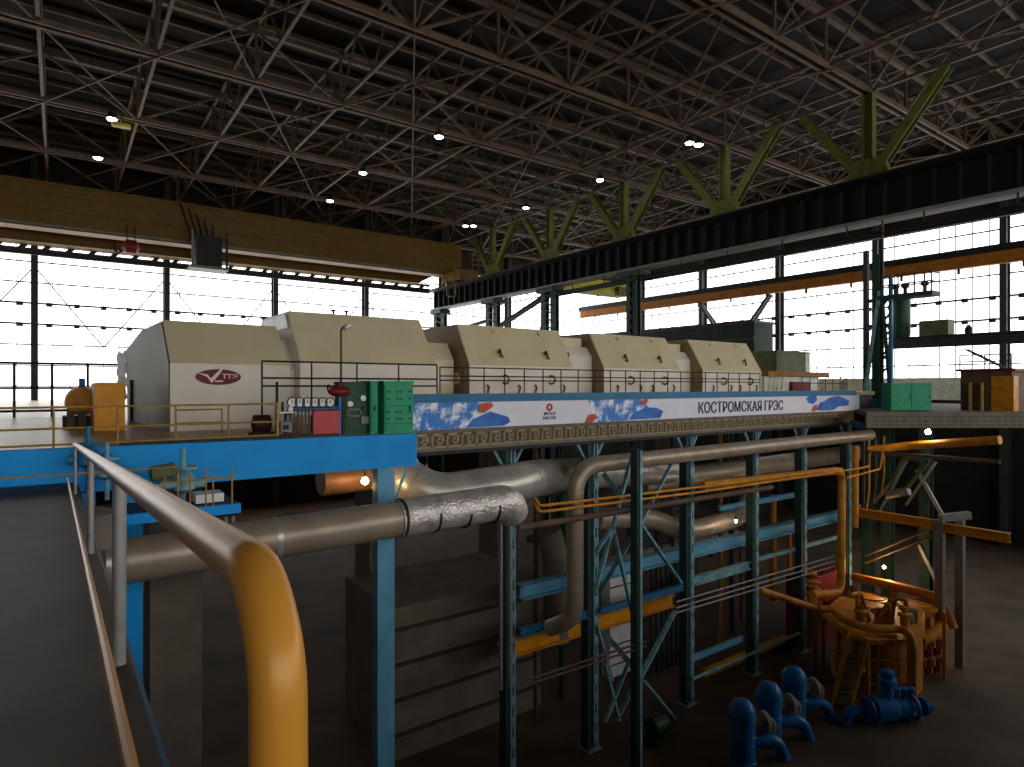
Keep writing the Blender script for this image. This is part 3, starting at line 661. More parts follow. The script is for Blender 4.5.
p = at(277, 440, Y=18.3); MB().tube((p.x, p.y, -1.5), (p.x, p.y, -.46), .06, 10).build('lower_tube', rail_y, t); MB().tube((p.x, p.y, -.46), (p.x, p.y, .12), .04, 10).build('upper_tube', black, t)

# ------------------------------------------------------------------ instruments on the blue platform
Yi = 18.35
def xz(px, py, Y=Yi): p = at(px, py, Y=Y); return p.x, p.z
t = thing('gauge_board', 'board of pressure gauges with a red panel on the blue platform', 'gauge board', (xz(316, 436)[0], Yi+.2, -1.5))
x0, x1 = xz(291, 430)[0], xz(345, 430)[0]
B(x0, x1, Yi+.3, Yi+.42, -.85, -.62).build('upper_board', steelblue, t, 'blue upper board')
for i in range(6):
    gx = xz(294+7.6*i, 403)[0]; gz = xz(294+7.6*i, 402.5)[1]
    g = MB().lathe([(.14, 0), (.14, .1)], (gx, Yi+.26, gz), (0, -1, 0), 18).build('gauge', gaugew, t); MB().ring((gx, Yi+.16, gz), (0,1,0), .14, .02, 18, 5).build('bezel', darkst, g)
    B(gx-.008, gx+.008, Yi+.14, Yi+.155, gz-.02, gz+.1).build('needle', black, g)
    MB().tube((gx, Yi+.3, gz-.14), (gx, Yi+.3, -1.4), .015, 5).build('impulse_pipe', brown, t)
    sz = xz(297+7.4*i, 413.5)[1]; sx = xz(297+7.4*i, 413)[0]
    B(sx-.1, sx+.1, Yi+.14, Yi+.2, sz-.05, sz+.05).build('dial_window', gaugew, t)
rx0, rx1 = xz(313.5, 420)[0], xz(340, 420)[0]
rp = B(rx0, rx1, Yi, Yi+.1, -1.42, -.72).build('red_panel', redp, t, 'red panel'); B(rx0, rx1, Yi-.02, Yi, -.74, -.70).build('panel_edge', black, rp)
fr = MB()
for i in range(7): xx = x0 + (rx0-x0)*i/6; fr.tube((xx, Yi+.05, -1.45), (xx, Yi+.05, -.65), .025, 6)
fr.build('pipe_rack', brown, t)
B(x0-.05, x1, Yi+.28, Yi+.4, -1.5, -1.42).build('base_rail', darkst, t)
t = thing('electric_motor', 'small dark brown motor behind the ochre post', 'motor', (xz(270, 425)[0], Yi+.6, -1.5))
hx, hz = xz(270, 423); hx2 = hx
MB().lathe([(.1, -.28), (.27, -.22), (.27, .22), (.1, .28)], (hx, Yi+.9, -1.12), (1, 0, 0), 18).build('casing', mat('dark_brown_motor', s2l(66, 34, 30), .5), t); B(hx-.3, hx+.3, Yi+.6, Yi+1.2, -1.5, -1.35).build('base', black, t)
t = thing('instrument_box', 'small grey instrument box with a white tray beside the gauge board', 'instrument', (xz(286, 430)[0], Yi, -1.5))
ix, iz = xz(286, 427); B(ix-.16, ix+.16, Yi-.05, Yi+.15, -1.32, -1.02).build('housing', flangem, t); B(ix-.22, ix+.22, Yi-.1, Yi+.2, -.78, -.74).build('tray', gaugew, t)
MB().tube((ix, Yi+.05, -1.5), (ix, Yi+.05, -.78), .04, 8).build('stand', black, t); MB().lathe([(.07, 0), (.07, .12)], (ix+.1, Yi, -.66), (0,-1,0), 12).build('dial', gaugew, t); B(ix-.12, ix-.06, Yi, Yi+.06, -.74, -.45).build('lever', black, t)
B(ix-.1, ix+.06, Yi-.07, Yi-.05, -1.24, -1.12).build('dark_window', black, t)
t = thing('red_valve', 'dark red valve with handwheel on a blue stem above the red panel', 'valve', (xz(341, 436)[0], Yi+.1, -1.5))
vx, vz = xz(341, 390)
MB().lathe([(.08, -.3), (.14, -.22), (.16, 0), (.14, .22), (.08, .3)], (vx, Yi+.1, vz-.05), (1,0,0), 12).build('body', redd, t); MB().ring((vx-.32, Yi+.1, vz+.02), (1,0,.2), .13, .03, 16, 6).build('handwheel', redd, t)
MB().tube((vx, Yi+.1, -1.5), (vx, Yi+.1, vz-.2), .05, 8).build('stem', bannerb, t); MB().tube((vx, Yi+.1, vz), (vx, Yi+.1, vz+.22), .06, 8).build('neck', redd, t)
p0 = V((xz(346, 430)[0], Yi+.25, -1.5)); wd = xz(370, 430)[0]-p0.x
t, pr = cabinet('meter_cabinet', 'dark green instrument cabinet with round gauges, left of the bright green cabinets', p0, (1, 0), wd, .7, 1.57, greend, 1)
for gx, gz in ((.2, .95), (.62, 1.12)):
    MB().lathe([(.09, 0), (.09, .06)], p0+V((gx, -.04, gz)), (0,-1,0), 16).build('gauge', gaugew, t)
f = MB(); q = p0+V((.1, -.06, .55)); f.box(q.x, q.x+.46, q.y-.02, q.y, q.z, q.z+.05); f.box(q.x, q.x+.46, q.y-.02, q.y, q.z+.2, q.z+.25); f.box(q.x, q.x+.05, q.y-.02, q.y, q.z, q.z+.25); f.box(q.x+.41, q.x+.46, q.y-.02, q.y, q.z, q.z+.25); f.build('meter_frame', flangem, t)
B(p0.x+.55, p0.x+.8, p0.y-.09, p0.y-.04, -1.18, -.95).build('junction_box', flangem, t)
p0 = V((xz(371, 430)[0], Yi+.05, -1.5))
t, pr = cabinet('switch_cabinet', 'narrow bright green cabinet next to the dark instrument cabinet', p0, (1, 0), xz(378.5, 430)[0]-p0.x, .8, 1.6, green, 1, 'bright green cabinets')
p0 = V((xz(382, 430)[0], Yi-.15, -1.5)); wd = xz(411, 430)[0]-p0.x
t, pr = cabinet('switch_cabinet', 'wide bright green cabinet with rows of small dark slots at the platform end', p0, (1, 0), wd, .8, 1.6, green, 1, 'bright green cabinets')
for r_, z in enumerate((1.32, 1.1, .68, .46)):
    for c_ in (.12, .42, .55, .86): pr(wd*c_-.04, wd*c_+.05, z-.03, z+.03, -.042, -.034).build('vent_slot', greend, t)
for z in (.3, .86): pr(.02, wd-.02, z, z+.02, -.042, -.034).build('seam', greend, t)
xx = xz(377, 378)[0]; B(xx-.05, xx+.3, 20.5, 20.52, .22, .42).build('notice_plate', whitep, None, 'small white notice fixed to the railing above the green cabinets', 'notice')
t = thing('lamp_post', 'thin lamp post with a small lamp before the tallest housing', 'lamp', (xa(341, 21.2), 21.2, -1.5))
lx = xa(341, 21.2)
MB().path([(lx, 21.2, -1.5), (lx, 21.2, 1.98), (lx+.1, 21.1, 2.1)], .04, n=8).build('pole', brown, t); MB().lathe([(.05, 0), (.16, .1), (.14, .2)], (lx+.1, 21.1, 2.15), (.6, -.3, -.7), 12).build('lamp_head', gaugew, t)

# yellow machine and dome at the left of the generator
t = thing('exciter_cabinet', 'tall amber yellow cabinet left of the generator housing', 'cabinet', (1.35, 25.6, -1.5))
x0, x1 = xa(94, 25), xa(125, 25)
yc = MB(); yc.prism([(x0, 25, -1.5), (x1, 25, -1.5), (x1, 25, .05), (x1-.06, 25, .12), (x0+.06, 25, .12), (x0, 25, .05)], (0, 2.4, 0)); yc.build('body', yelb, t)
B(x0+.05, x1-.05, 24.97, 25.0, -1.4, -.02).build('front_panel', yelb, t)
for dx in (-.1, .1): B((x0+x1)/2+dx-.02, (x0+x1)/2+dx+.03, 24.93, 24.97, -.75, -.7).build('knob', gaugew, t)
t = thing('yellow_blower', 'rounded amber blower behind the ochre railing, beyond the tall amber cabinet', 'machine', (.5, 26.5, -1.5))
c = V((xa(82, 28.4), 28.4, -.56))
MB().lathe([(.2, -.45), (.5, -.35), (.55, 0), (.5, .35), (.2, .45)], c, (0, 1, 0), 20).build('casing', yel, t); MB().tube(c+V((0,0,.5)), c+V((0,0,.85)), .1, 8).build('vent_pipe', steelblue, t); B(c.x-.6, c.x+.6, 27.8, 29.0, -1.5, -1.1).build('base', black, t)
for dx in (-.35, 0, .35): B(c.x+dx-.12, c.x+dx+.12, 27.6, 27.8, -1.5, -.9).build('support_leg', brown, t)
t = thing('window_guard_frame', 'black square-barred frame before the far windows behind the blower', 'frame', (0, 38, -1.5))
for z in (1.1, -.1, -1.2): MB().tube((-9, 38, z), (2.6, 38, z), .06, 6).build('rail', black, t)
for i in range(9): MB().tube((-9+i*1.45, 38, -1.5), (-9+i*1.45, 38, 1.1), .06, 6).build('post', black, t)

# ------------------------------------------------------------------ foreground handrail and gallery
rp0, rp1 = V((.24, 14.5, -1.12)), V((.27, 1.1, -.31))
hr = thing('handrail', 'thick worn yellow handrail with steel posts in front of the camera', 'railing', (.25, 7, -2))
MB().path([rp0, rp1, rp1+V((.0, -.12, -.1)), rp1+V((0, -.13, -1.0))], .043, bend=.08, n=20).build('top_rail', handr, hr, 'worn yellow top rail')
for px, r_ in ((73.5, .028), (90.5, .03), (119.5, .034)):
    k_ = None
    best = min(((abs(ray(px)[0]/ray(px)[1] - (rp0+(rp1-rp0)*s/400).x/(rp0+(rp1-rp0)*s/400).y), s) for s in range(401)))
    p = rp0 + (rp1-rp0)*best[1]/400
    MB().tube(p+V((0,0,-.03)), p+V((0,0,-1.1)), r_, 14).build('post', galv, hr)
MB().tube(rp0+V((-.12,0,-.62)), rp1+V((-.12,0,-.62)), .018, 8).build('mid_rail', handr, hr)
gw = thing('gallery_walkway', 'steel gallery floor that the handrail stands on', 'walkway', (-.9, 7, -2.3))
MB().prism([(-2.0, 17.6, -2.22), (.32, 17.6, -2.22), (.32, -4, -1.1), (-2.0, -4, -1.1)], (0, 0, -.12)).build('tread_plate', mat('worn_tread_plate', s2l(70, 62, 54), .6, .2, .2, 2), gw)
MB().ibeam((.3, 17.6, -2.45), (.3, -4, -1.33), .12, .3, .02).build('edge_channel', steelblue, gw)
B(-27, 47, YF, -6, -1.9, -1.55).build('light_blocking_deck', deckm, None, kind='structure')  # unseen deck added behind the camera to block light from the lower level

# ------------------------------------------------------------------ below the blue platform
t = thing('platform_support', 'pale blue post under the end of the blue platform beam', 'post', (xa(384, 17.85), 17.85, -4.2))
px0, px1 = xa(376, 17.8), xa(393.5, 17.8)
MB().ibeam(((px0+px1)/2, 17.95, ZFL), ((px0+px1)/2, 17.95, -2.5), .5, .46, .07).build('post', lblue, t)
B(px0, px1-.02, 17.68, 17.72, ZFL, -2.5).build('face_plate', lblue, t)
MB().beam(at(407, 466, Y=17.9), at(396, 497, Y=17.9), .07, .07).build('knee_brace', lblue, t)
t = thing('lower_gallery', 'small blue edged service gallery with thin railings under the platform', 'walkway', (3.0, 15.5, -3.4))
a, b = at(150, 524, Y=15.6), at(241, 512, Y=15.6)
zg = -2.75
B(-3, b.x, 15.6, 15.75, zg-.22, zg).build('edge_beam', blue, t); B(-3, b.x, 15.7, 17.4, zg-.1, zg-.02).build('floor_grating', darkst, t)
B(xa(196, 16), xa(224, 16), 16, 16.6, zg+.02, zg+.22).build('white_box', gaugew, t)
for k, px in enumerate((165, 178, 190, 206, 213, 232)):
    pp = at(px, 500, Y=15.65); MB().tube((pp.x, 15.65, zg), (pp.x, 15.65, zg+.75+.1*(k % 2)), .02, 6).build('post', rail_y, t)
MB().tube((xa(160, 15.65), 15.65, zg+.62), (xa(238, 15.65), 15.65, zg+.62), .02, 6).build('rail', rail_y, t); MB().tube((-2, 15.65, zg+.95), (xa(178, 15.65), 15.65, zg+.95), .02, 6).build('rail', rail_y, t)
for px in (226, 233): MB().tube((xa(px, 15.7), 15.7, zg-.3), (xa(px, 15.7), 15.7, zg-1.2), .04, 6).build('leg', galv, t)
def valve(px, py, Y, s, m, label, zb):
    p = at(px, py, Y=Y); t = thing('gate_valve', label, 'valve', (p.x, p.y, zb), 'valves under the blue platform')
    MB().tube((p.x, p.y, zb), (p.x, p.y, p.z+.55*s), .06*s, 8).build('spindle', m, t); MB().lathe([(.1*s, 0), (.26*s, .1*s), (.26*s, .4*s), (.12*s, .55*s)], (p.x, p.y, p.z-.5*s), n=12).build('body', m, t)
    MB().ring((p.x, p.y, p.z+.1*s), (0,0,1), .3*s, .035*s, 16, 6).build('handwheel', m, t); MB().tube((p.x-.3*s, p.y, p.z+.1*s), (p.x+.3*s, p.y, p.z+.1*s), .03*s, 6).build('spoke', m, t)
    MB().tube((p.x-.4*s, p.y, p.z-.28*s), (p.x+.5*s, p.y, p.z-.28*s), .12*s, 10).build('pipe_stub', m, t)
valve(183, 472, 16.6, 1.0, teal, 'teal gate valve with handwheel in front of the blue beam', zg)
valve(88, 448, 17.3, .9, steelblue, 'blue valve spindle above the far end of the handrail', -2.4)
valve(107, 462, 17.0, .8, teal, 'dark teal valve at the left end of the blue beam', -2.6)
t = thing('motor_drive', 'greyish green electric motor on a stand before the blue beam', 'motor', at(163, 490, Y=16.6))
p = at(163, 472, Y=16.6)
MB().lathe([(.08, -.28), (.18, -.24), (.18, .24), (.1, .28)], p, (1, 0, .15), 14).build('casing', oliveb, t); B(p.x-.3, p.x+.3, p.y-.2, p.y+.2, p.z-.35, p.z-.25).build('base', teal, t); MB().tube((p.x, p.y, zg), (p.x, p.y, p.z-.3), .07, 8).build('stand', teal, t)
p = at(93, 524, Y=13.6)
t = thing('lagged_drum', 'grey wrapped drum end seen between the handrail posts', 'drum', p)
MB().lathe([(.15, .3), (.4, .2), (.46, 0), (.46, -.4)], p, n=18).build('lagging', concrete, t); MB().tube(p+V((0,0,-.4)), p+V((0,0,-12.8)), .2, 10).build('support', darkst, t)
t = thing('blue_side_frame', 'blue upright frame under the left end of the platform', 'frame', (2.2, 17.4, ZFL))
for px in (84, 131): B(xa(px, 17.5)-.22, xa(px, 17.5)+.22, 17.3, 17.6, ZFL, -2.45).build('post', blue if px > 100 else steelblue, t)

# ------------------------------------------------------------------ big pipes
def pipe(name, label, pts, r, m, bend=None, bands=0, bandm=None, n=18, cat='pipe', group=None):
    t = thing(name, label, cat, pts[0], group)
    rp = rounded(pts, bend or r*2.2, 8)
    MB().sweep(rp, r, n).build('cladding', m, t)
    if bands:
        L = sum((rp[i+1]-rp[i]).length for i in range(len(rp)-1)); acc = 0; nxt = L/(bands+1)
        for i in range(len(rp)-1):
            d = rp[i+1]-rp[i]
            while acc + d.length >= nxt and nxt < L*.999:
                c = rp[i] + d.normalized()*(nxt-acc); dn = d.normalized()
                MB().sweep([c-dn*.06, c+dn*.06], r*1.02, n).build('band', bandm or m, t); nxt += L/(bands+1)
            acc += d.length
    return t
t = pipe('insulated_pipe', 'foil wrapped insulated pipe, nearest one below the blue platform', [(-9, 15, -3.75), (6, 15, -3.5), (10.6, 15, -3.4)], .47, dullpipe, bands=5, bandm=silver)
MB().sweep(rounded([(7.15, 15, -3.48), (9.2, 14.98, -3.42), (10.7, 15, -3.4), (11.0, 15.2, -3.8)], .5, 6), [.5]*16, 20).build('foil_wrap', foil, t, 'crumpled shiny foil wrap')
for i in range(4): MB().sweep([(7.2+.95*i, 15, -3.47), (7.27+.95*i, 15, -3.47)], .515, 20).build('strap', black, t)
MB().tube((10.95, 15.2, -3.5), (10.95, 15.2, -9), .06, 8).build('hanger', galv, t); MB().tube((10.6, 15.2, -3.6), (10.6, 15.2, -9), .05, 8).build('hanger', galv, t)
t = pipe('insulated_pipe', 'large silver duct bending in behind the foil wrapped pipe', [at(394, 455, Y=21.5), at(402, 479, Y=19.6), at(436, 496, Y=18.8), at(500, 486, Y=18.95), at(528, 480, Y=19.3), at(556, 475, Y=21.9), at(670, 469, Y=22.1)], .74, silver, bend=1.3, bands=7)
pm = 18.6
t = pipe('insulated_pipe', 'long grey lagged pipe that runs under the frieze and turns down', [(41.2, pm, -3.05), (xa(575, pm), pm, -3.2), (xa(575, pm), pm, -9.2), (xa(575, pm)-.3, pm+1.2, -9.9)], .34, dullpipe, bend=1.25, bands=9)
t = pipe('insulated_pipe', 'sagging grey lagged pipe between the braced columns', [at(596, 519, Y=21.6), at(648, 517, Y=21.4), at(684, 532, Y=21.25), at(738, 518, Y=21.25), at(752, 498, Y=23.4)], .5, dullpipe, bend=1.1, bands=5, bandm=silver)
t = pipe('insulated_pipe', 'dark brown header pipe under the platform behind the warm bulb', [(6.9, 20.2, -3.1), (9.3, 20.2, -3.05)], .5, mat('rusty_lagging', s2l(120, 84, 60), .5, .2, .15), bands=2)
t = pipe('insulated_pipe', 'wide dull pipe in the shadow behind the long lagged pipe', [at(640, 484, Y=23), at(860, 452, Y=23)], .6, dullpipe, bands=4)
t = pipe('insulated_pipe', 'dim lagged downpipe beside the grey condenser wall', [at(548, 530, Y=22.5), at(556, 560, Y=22.5), at(557, 640, Y=22.5)], .6, concrete)
# amber and brown thin lines
def line(label, pts, r, m, name='service_pipe', bend=None, group=None): return MB().path([V(p) for p in pts], r, bend=bend or r*3, n=10).build(name, m, None, label, 'pipe', group)
yl = 17.6
line('upper of the two thin amber pipes running past the braced columns', [at(539, 506, Y=yl)+V((0,.25,.25)), at(539, 506, Y=yl), at(700, 487, Y=yl), at(842, 468.5, Y=yl)], .055, yel)
line('lower of the two thin amber pipes running past the braced columns', [at(539, 512, Y=yl)+V((0,.25,.3)), at(539, 512, Y=yl), at(700, 492, Y=yl), at(862, 468, Y=yl), at(869, 466, Y=yl), at(870, 452, Y=yl)], .055, yel)
line('brown pipe just below the two thin amber pipes', [at(518, 528, Y=17.6), at(640, 508, Y=17.6), at(772, 487, Y=17.6)], .12, brown)
line('broad amber pipe bending down to the yellow machine', [at(702, 486, Y=18.4), at(842, 470, Y=18.2), at(841, 592, Y=18.0), at(812, 594, Y=18.2)], .22, yel, bend=.7)
line('second broad amber downpipe just past the bending one', [at(855.5, 446, Y=18.4), at(855, 527, Y=18.4)], .19, yel)
line('short thin amber riser hooked under the deck wing', [at(846, 478, Y=17.4), at(880, 469, Y=17.4), at(883, 452, Y=17.4)], .06, yel)
line('first of the two thin brown pipes crossing below the yellow beam', [at(530, 679, Y=17), at(646, 641, Y=17)], .045, brown)
line('second of the two thin brown pipes crossing below the yellow beam', [at(530, 684, Y=17), at(646, 646, Y=17)], .045, brown)
for k, (dy0, dy1) in enumerate(((600, 556), (606, 561), (611, 566))):
    line('%s of three grey cable lines slanting up between the tall columns' % ['top', 'middle', 'bottom'][k], [at(676, dy0+2, Y=18.2), at(835, dy1, Y=18.2)], .035, galv)
line('rusty orange downpipe between the fourth and fifth tall columns', [at(773, 495, Y=22), at(773, 600, Y=22)], .2, orangeb)
line('thin rusty vertical pipe beside the fifth tall column', [at(789, 520, Y=22), at(789, 570, Y=22)], .14, orangeb)
for k, (px, y1, y2) in enumerate(((662, 545, 580), (699, 548, 572), (715, 548, 572), (727, 548, 570))):
    line('thin dark hanger rod below the blue beam, %s counted from the braced frame' % ORD[k], [at(px, y1, Y=21.5), at(px, y2, Y=21.5)], .04, brown)

# ------------------------------------------------------------------ columns, beams and braces under the turbine deck
def lattice_column(px, label, Y=20.35, zt=-2.5, w=.5):
    xc = xa(px, Y); t = thing('deck_column', label, 'column', (xc, Y, ZFL), 'columns under the turbine deck')
    B(xc-w/2, xc-w/2+.16, Y-.2, Y+.25, ZFL, zt).build('channel', tealgreen, t)  # dark left and pale right channels paint the side light into the column
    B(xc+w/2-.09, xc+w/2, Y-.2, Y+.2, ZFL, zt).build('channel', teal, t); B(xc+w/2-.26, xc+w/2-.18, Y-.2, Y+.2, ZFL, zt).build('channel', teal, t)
    z = ZFL + .3; k = 0
    while z < zt - .4:
        B(xc+w/2-.27, xc+w/2, Y-.22, Y-.2, z, z+.42).build('batten', teal, t); z += .86
    for s in (-1, 1): MB().beam((xc+s*.2, Y, zt-.9), (xc+s*.75, Y, zt-.05), .1, .1).build('knee_brace', teal, t)
    B(xc-.4, xc+.4, Y-.35, Y+.35, ZFL, ZFL+.06).build('base_plate', teal, t)
    return t
lattice_column(508, 'blue-green column rising behind the silver duct', 20.95)
lattice_column(590, 'blue-green slotted column beside the pipe that turns down', 20.35, w=.62)
lattice_column(687, 'blue-green slotted column next to the braced frame', 20.35, w=.6)
lattice_column(752.5, 'blue-green slotted column under the station name', 20.35, w=.55)
lattice_column(801, 'blue-green slotted column two along from the braced frame', 20.35, w=.6)
lattice_column(846, 'blue-green slotted column close to the broad amber pipe', 20.35, w=.6)
t = thing('bracing_frame', 'blue-green post with long crossed braces in front of the slotted columns', 'brace', (xa(636, 17), 17, ZFL))
xb = xa(636.5, 17)
B(xb-.13, xb+.0, 16.85, 17.2, ZFL, -2.45).build('post', tealgreen, t); B(xb, xb+.12, 16.8, 17.2, ZFL, -2.5).build('post', teal, t)  # one post split into dark and pale halves to paint its lit right side
def br(a, b, w=.16, m=teal, Ya=18, Yb=18): MB().beam(at(*a, Y=Ya), at(*b, Y=Yb), .1, w, up=(0, -1, 0)).build('brace', m, t)
br((604, 474), (635, 515), .22, teal, 19.8, 17.2); br((642, 526), (681, 583), .2, teal, 17.2, 19.8); br((671, 465), (640, 524), .16, teal, 19.8, 17.2); br((634, 533), (600, 592), .18, teal, 17.2, 19.8)
br((632, 456), (613, 527)); br((613, 527), (595, 592)); br((613, 527), (632, 612)); br((613, 527), (596, 552))
br((675, 611), (640, 678), .2, teal, 19.8, 17.2); br((643, 680), (678, 722), .2, teal, 17.2, 19.8); br((603, 631), (634, 668), .2, teal, 19.8, 17.2); br((632, 690), (617, 720)); br((629, 662), (605, 722)); br((605, 664), (619, 720)); br((597, 625), (612, 680))
def bm(label, a, b, w, h, m, Y, name='floor_beam', mk='ibeam', group=None):
    mb = MB(); p, q = at(*a, Y=Y), at(*b, Y=Y)
    z = (p.z+q.z)/2; p.z = q.z = z
    (mb.ibeam(p, q, w, h, .06) if mk == 'ibeam' else mb.beam(p, q, w, h))
    return mb.build(name, m, None, label, 'beam', group)
bm('long blue floor beam behind the tall columns', (520, 586), (868, 512), .5, .62, lblue, 21.3)
bm('pale grey-blue perforated beam between two tall columns under the blue floor beam', (693, 580), (750, 566), .3, .42, teal, 20.4)
bm('pale blue strut below the amber pipes beside the sagging pipe', (720, 508), (806, 493), .25, .28, lblue, 21.6)
bm('grey-blue rail left of the slotted column above the yellow monorail', (520, 634), (586, 613), .3, .3, steelblue, 20.0)
bm('grey-blue rail right of the braced post, level with the yellow monorail', (600, 611), (682, 587), .25, .26, steelblue, 20.0)
bm('yellow monorail crane beam low down near the condenser wall', (500, 652), (672, 600), .45, .62, yelb, 22.0)
bm('pale strut between the tall columns low down', (692, 659), (742, 638), .2, .26, lblue, 20.3)
bm('lower pale strut between the fourth and fifth tall columns', (756, 560), (846, 534), .2, .2, teal, 20.6)
bm('teal tie crossing the columns above the pumps', (692, 680), (800, 632), .1, .12, teal, 19.6, mk='beam')
bm('yellow beam behind the blue pumps', (705, 672), (800, 640), .5, .7, yelb, 21.5, name='base_beam')
for k, (px, y0, y1, Y) in enumerate(((560, 650, 722, 23), (620, 590, 705, 24))):
    pass
t = thing('condenser_wall', 'big grey condenser casing in the shadow behind the slotted columns', 'condenser', (15, 26, ZFL))
B(11.5, 19.5, 24.5, 30, ZFL, -9.5).build('casing', concrete, t)
for i in range(4): B(11.5, 19.5, 24.4, 24.5, -15+1.5*i, -14.85+1.5*i).build('rib', darkst, t)
p0, p1 = xa(610, 23), xa(636, 23)
B(p0, p1, 23, 23.6, -15.0, -9.6).build('pale_panel', whitep, t)
for i in range(5): B(p0, p1, 22.97, 23, -14.4+i, -14.34+i).build('panel_seam', black, t)
for k, xx in enumerate((13, 21, 29, 37)):
    B(xx, xx+1.5, 30.5, 32.5, ZFL, -2.4).build('turbine_pedestal', concrete, None, 'massive concrete pedestal in the dark under the turbine deck, %s from the condenser' % ORD[k], 'pedestal', 'turbine pedestals')
for k, xx in enumerate((-6, 2.5)):
    B(xx, xx+1.6, 24.5, 26.5, ZFL, -2.4).build('generator_pedestal', concrete, None, 'massive concrete pedestal under the generator, %s' % ('beyond the far end of the lower gallery' if k == 0 else 'just behind the lower gallery'), 'pedestal', 'generator pedestals')
for k in range(7):
    z = -4.2 - 1.15*k; y = 25.5 + (k*7 % 5)
    MB().path([(20.2 + k*.4, y, z), (30 + k*1.5, y, z), (30 + k*1.5, y+1.5, z-1.5)], .16+.05*(k % 3), n=10).build('dim_pipe', [darkst, brown, dullpipe][k % 3], None, 'dim pipe running through the darkness behind the slotted columns', 'pipe', 'dim pipes under the turbine deck')
for k in range(9):
    x_ = 18.5 + 2.4*k; MB().tube((x_, 23.6+(k % 3)*.9, ZFL), (x_, 23.6+(k % 3)*.9, -2.6), .12+.05*(k % 2), 10).build('dim_pipe', [brown, tealgreen, orangeb, darkst][k % 4], None, 'dim upright pipe in the darkness behind the slotted columns', 'pipe', 'dim upright pipes under the turbine deck')
t = thing('tube_bank', 'row of dark vertical tubes behind the slotted columns', 'tube bank', (xa(660, 23), 23, ZFL))
for i in range(8): MB().tube((xa(652+5*i, 23.5), 23.5, ZFL), (xa(652+5*i, 23.5), 23.5, -9.8), .12, 8).build('tube', darkst, t)

# ------------------------------------------------------------------ right-hand lower side: portal, feed pump, pumps
Xp = 40.5
t = thing('pipe_portal', 'grey portal frame with an orange crossbeam over the yellow machine', 'frame', (Xp, 14, ZFL))
y0, y1, y2 = ya(858, Xp), ya(940, Xp), ya(1010, Xp)
MB().ibeam((Xp, y0, -7.9), (Xp, y1, -7.9), .4, .5).build('crossbeam', yel, t, 'orange crossbeam'); MB().ibeam((Xp, y1, -8.0), (Xp, y2, -8.0), .4, .5).build('crossbeam', yel, t)
B(Xp-.2, Xp+.2, y1-.2, y1+.2, ZFL, -7.6).build('post', galv, t); ym = ya(960, Xp+1.0); B(Xp+.8, Xp+1.2, ym-.2, ym+.2, ZFL, -7.4).build('post', galv, t)
MB().beam((Xp, y1, -7.5), (Xp+1.2, ym-.4, -7.3), .4, .4).build('head_beam', galv, t)
B(Xp-.25, Xp+.25, y1-.25, y1+.25, ZFL, ZFL+.08).build('base_plate', galv, t)
for k, (px, X, m, lb) in enumerate(((888, 46, tealgreen, 'dark green lattice column in the shadow under the deck wing'), (926, 46, tealgreen, 'dark green column under the deck wing beneath the control cabin'), (868, 45, tealgreen, 'shadowed column under the tapered column'))):
    yy = ya(px, X); t = thing('wing_column', lb, 'column', (X, yy, ZFL), 'columns under the deck wing')
    B(X-.3, X+.3, yy-.06, yy+.06, ZFL, -2.5).build('web', m, t)
    for s in (-1, 1): B(X+s*.3-.05, X+s*.3+.05, yy-.3, yy+.3, ZFL, -2.5).build('flange', m, t)
t = thing('wing_bracing', 'pale crossed braces between the dark columns under the deck wing', 'brace', (46, 16, -12))
for a, b, w in (((917, 470), (945, 520), .2), ((936, 462), (906, 505), .14), ((910, 455), (875, 520), .14), ((895, 478), (866, 512), .16), ((919, 545), (945, 600), .16)):
    MB().beam(at(*a, X=45.5), at(*b, X=45.5), w, w).build('brace', galv, t)
t = thing('gusset_frame', 'olive triangular pipe bracket under the deck wing', 'bracket', at(915, 460, X=43))
for a, b in (((903, 459), (929, 460)), ((929, 460), (907, 488)), ((903, 459), (891, 486))): MB().beam(at(*a, X=43), at(*b, X=43), .18, .18).build('arm', oliveb, t)
line('grey short pipe end lying on a bracket under the deck wing', [at(887, 495, X=43), at(909, 491, X=43)], .28, galv)
line('long ochre pipe crossing high under the deck wing', [at(868, 450, X=42), at(905, 446, X=43), at(1000, 440, X=42)], .25, yel, bend=.6)
line('slim brown pipe just below the long ochre pipe', [at(868, 452, X=41), at(1000, 462, X=41)], .12, brown)
line('upper slanting brown pipe behind the portal post', [at(865, 556, X=43), at(940, 525, X=41.2)], .07, brown)
line('lower slanting brown pipe behind the portal post', [at(865, 563, X=43), at(940, 533, X=41.2)], .07, brown)
for k, px in enumerate((864, 869, 876, 884)):
    line('%s thin ochre riser under the end of the frieze' % ORD[k], [at(px, 436, Y=19), at(px, 500-8*k, Y=19), at(px-3, 520-8*k, Y=19.3)], .06, yel if k % 2 else brown)

# yellow feed pump set
t = thing('feed_pump', 'large ochre feed pump set with round covers and a railed platform', 'pump', (38, 17.5, ZFL))
zp = -12.6
def fp(px, py, X=None, Z=None): return at(px, py, Z=Z) if Z is not None else at(px, py, X=X)
pl = [at(822, 612, Z=zp), at(850, 634, Z=zp), at(872, 640, Z=zp), at(908, 640, Z=zp), at(925, 632, Z=zp), at(925, 612, Z=zp), at(840, 596, Z=zp)]
MB().prism(pl, (0, 0, -.25)).build('platform_plate', yel, t)
edge = [at(820, 609, Z=zp+.3), at(832, 609, Z=zp+.3), at(845, 621, Z=zp+.3), at(868, 629, Z=zp+.3), at(905, 629, Z=zp+.3), at(913, 640, Z=zp+.2), V((at(913, 640, Z=zp).x, at(913, 640, Z=zp).y, ZFL))]
MB().path(edge, .2, bend=.8, n=12).build('edge_pipe', yel, t, 'thick curved ochre edge pipe')
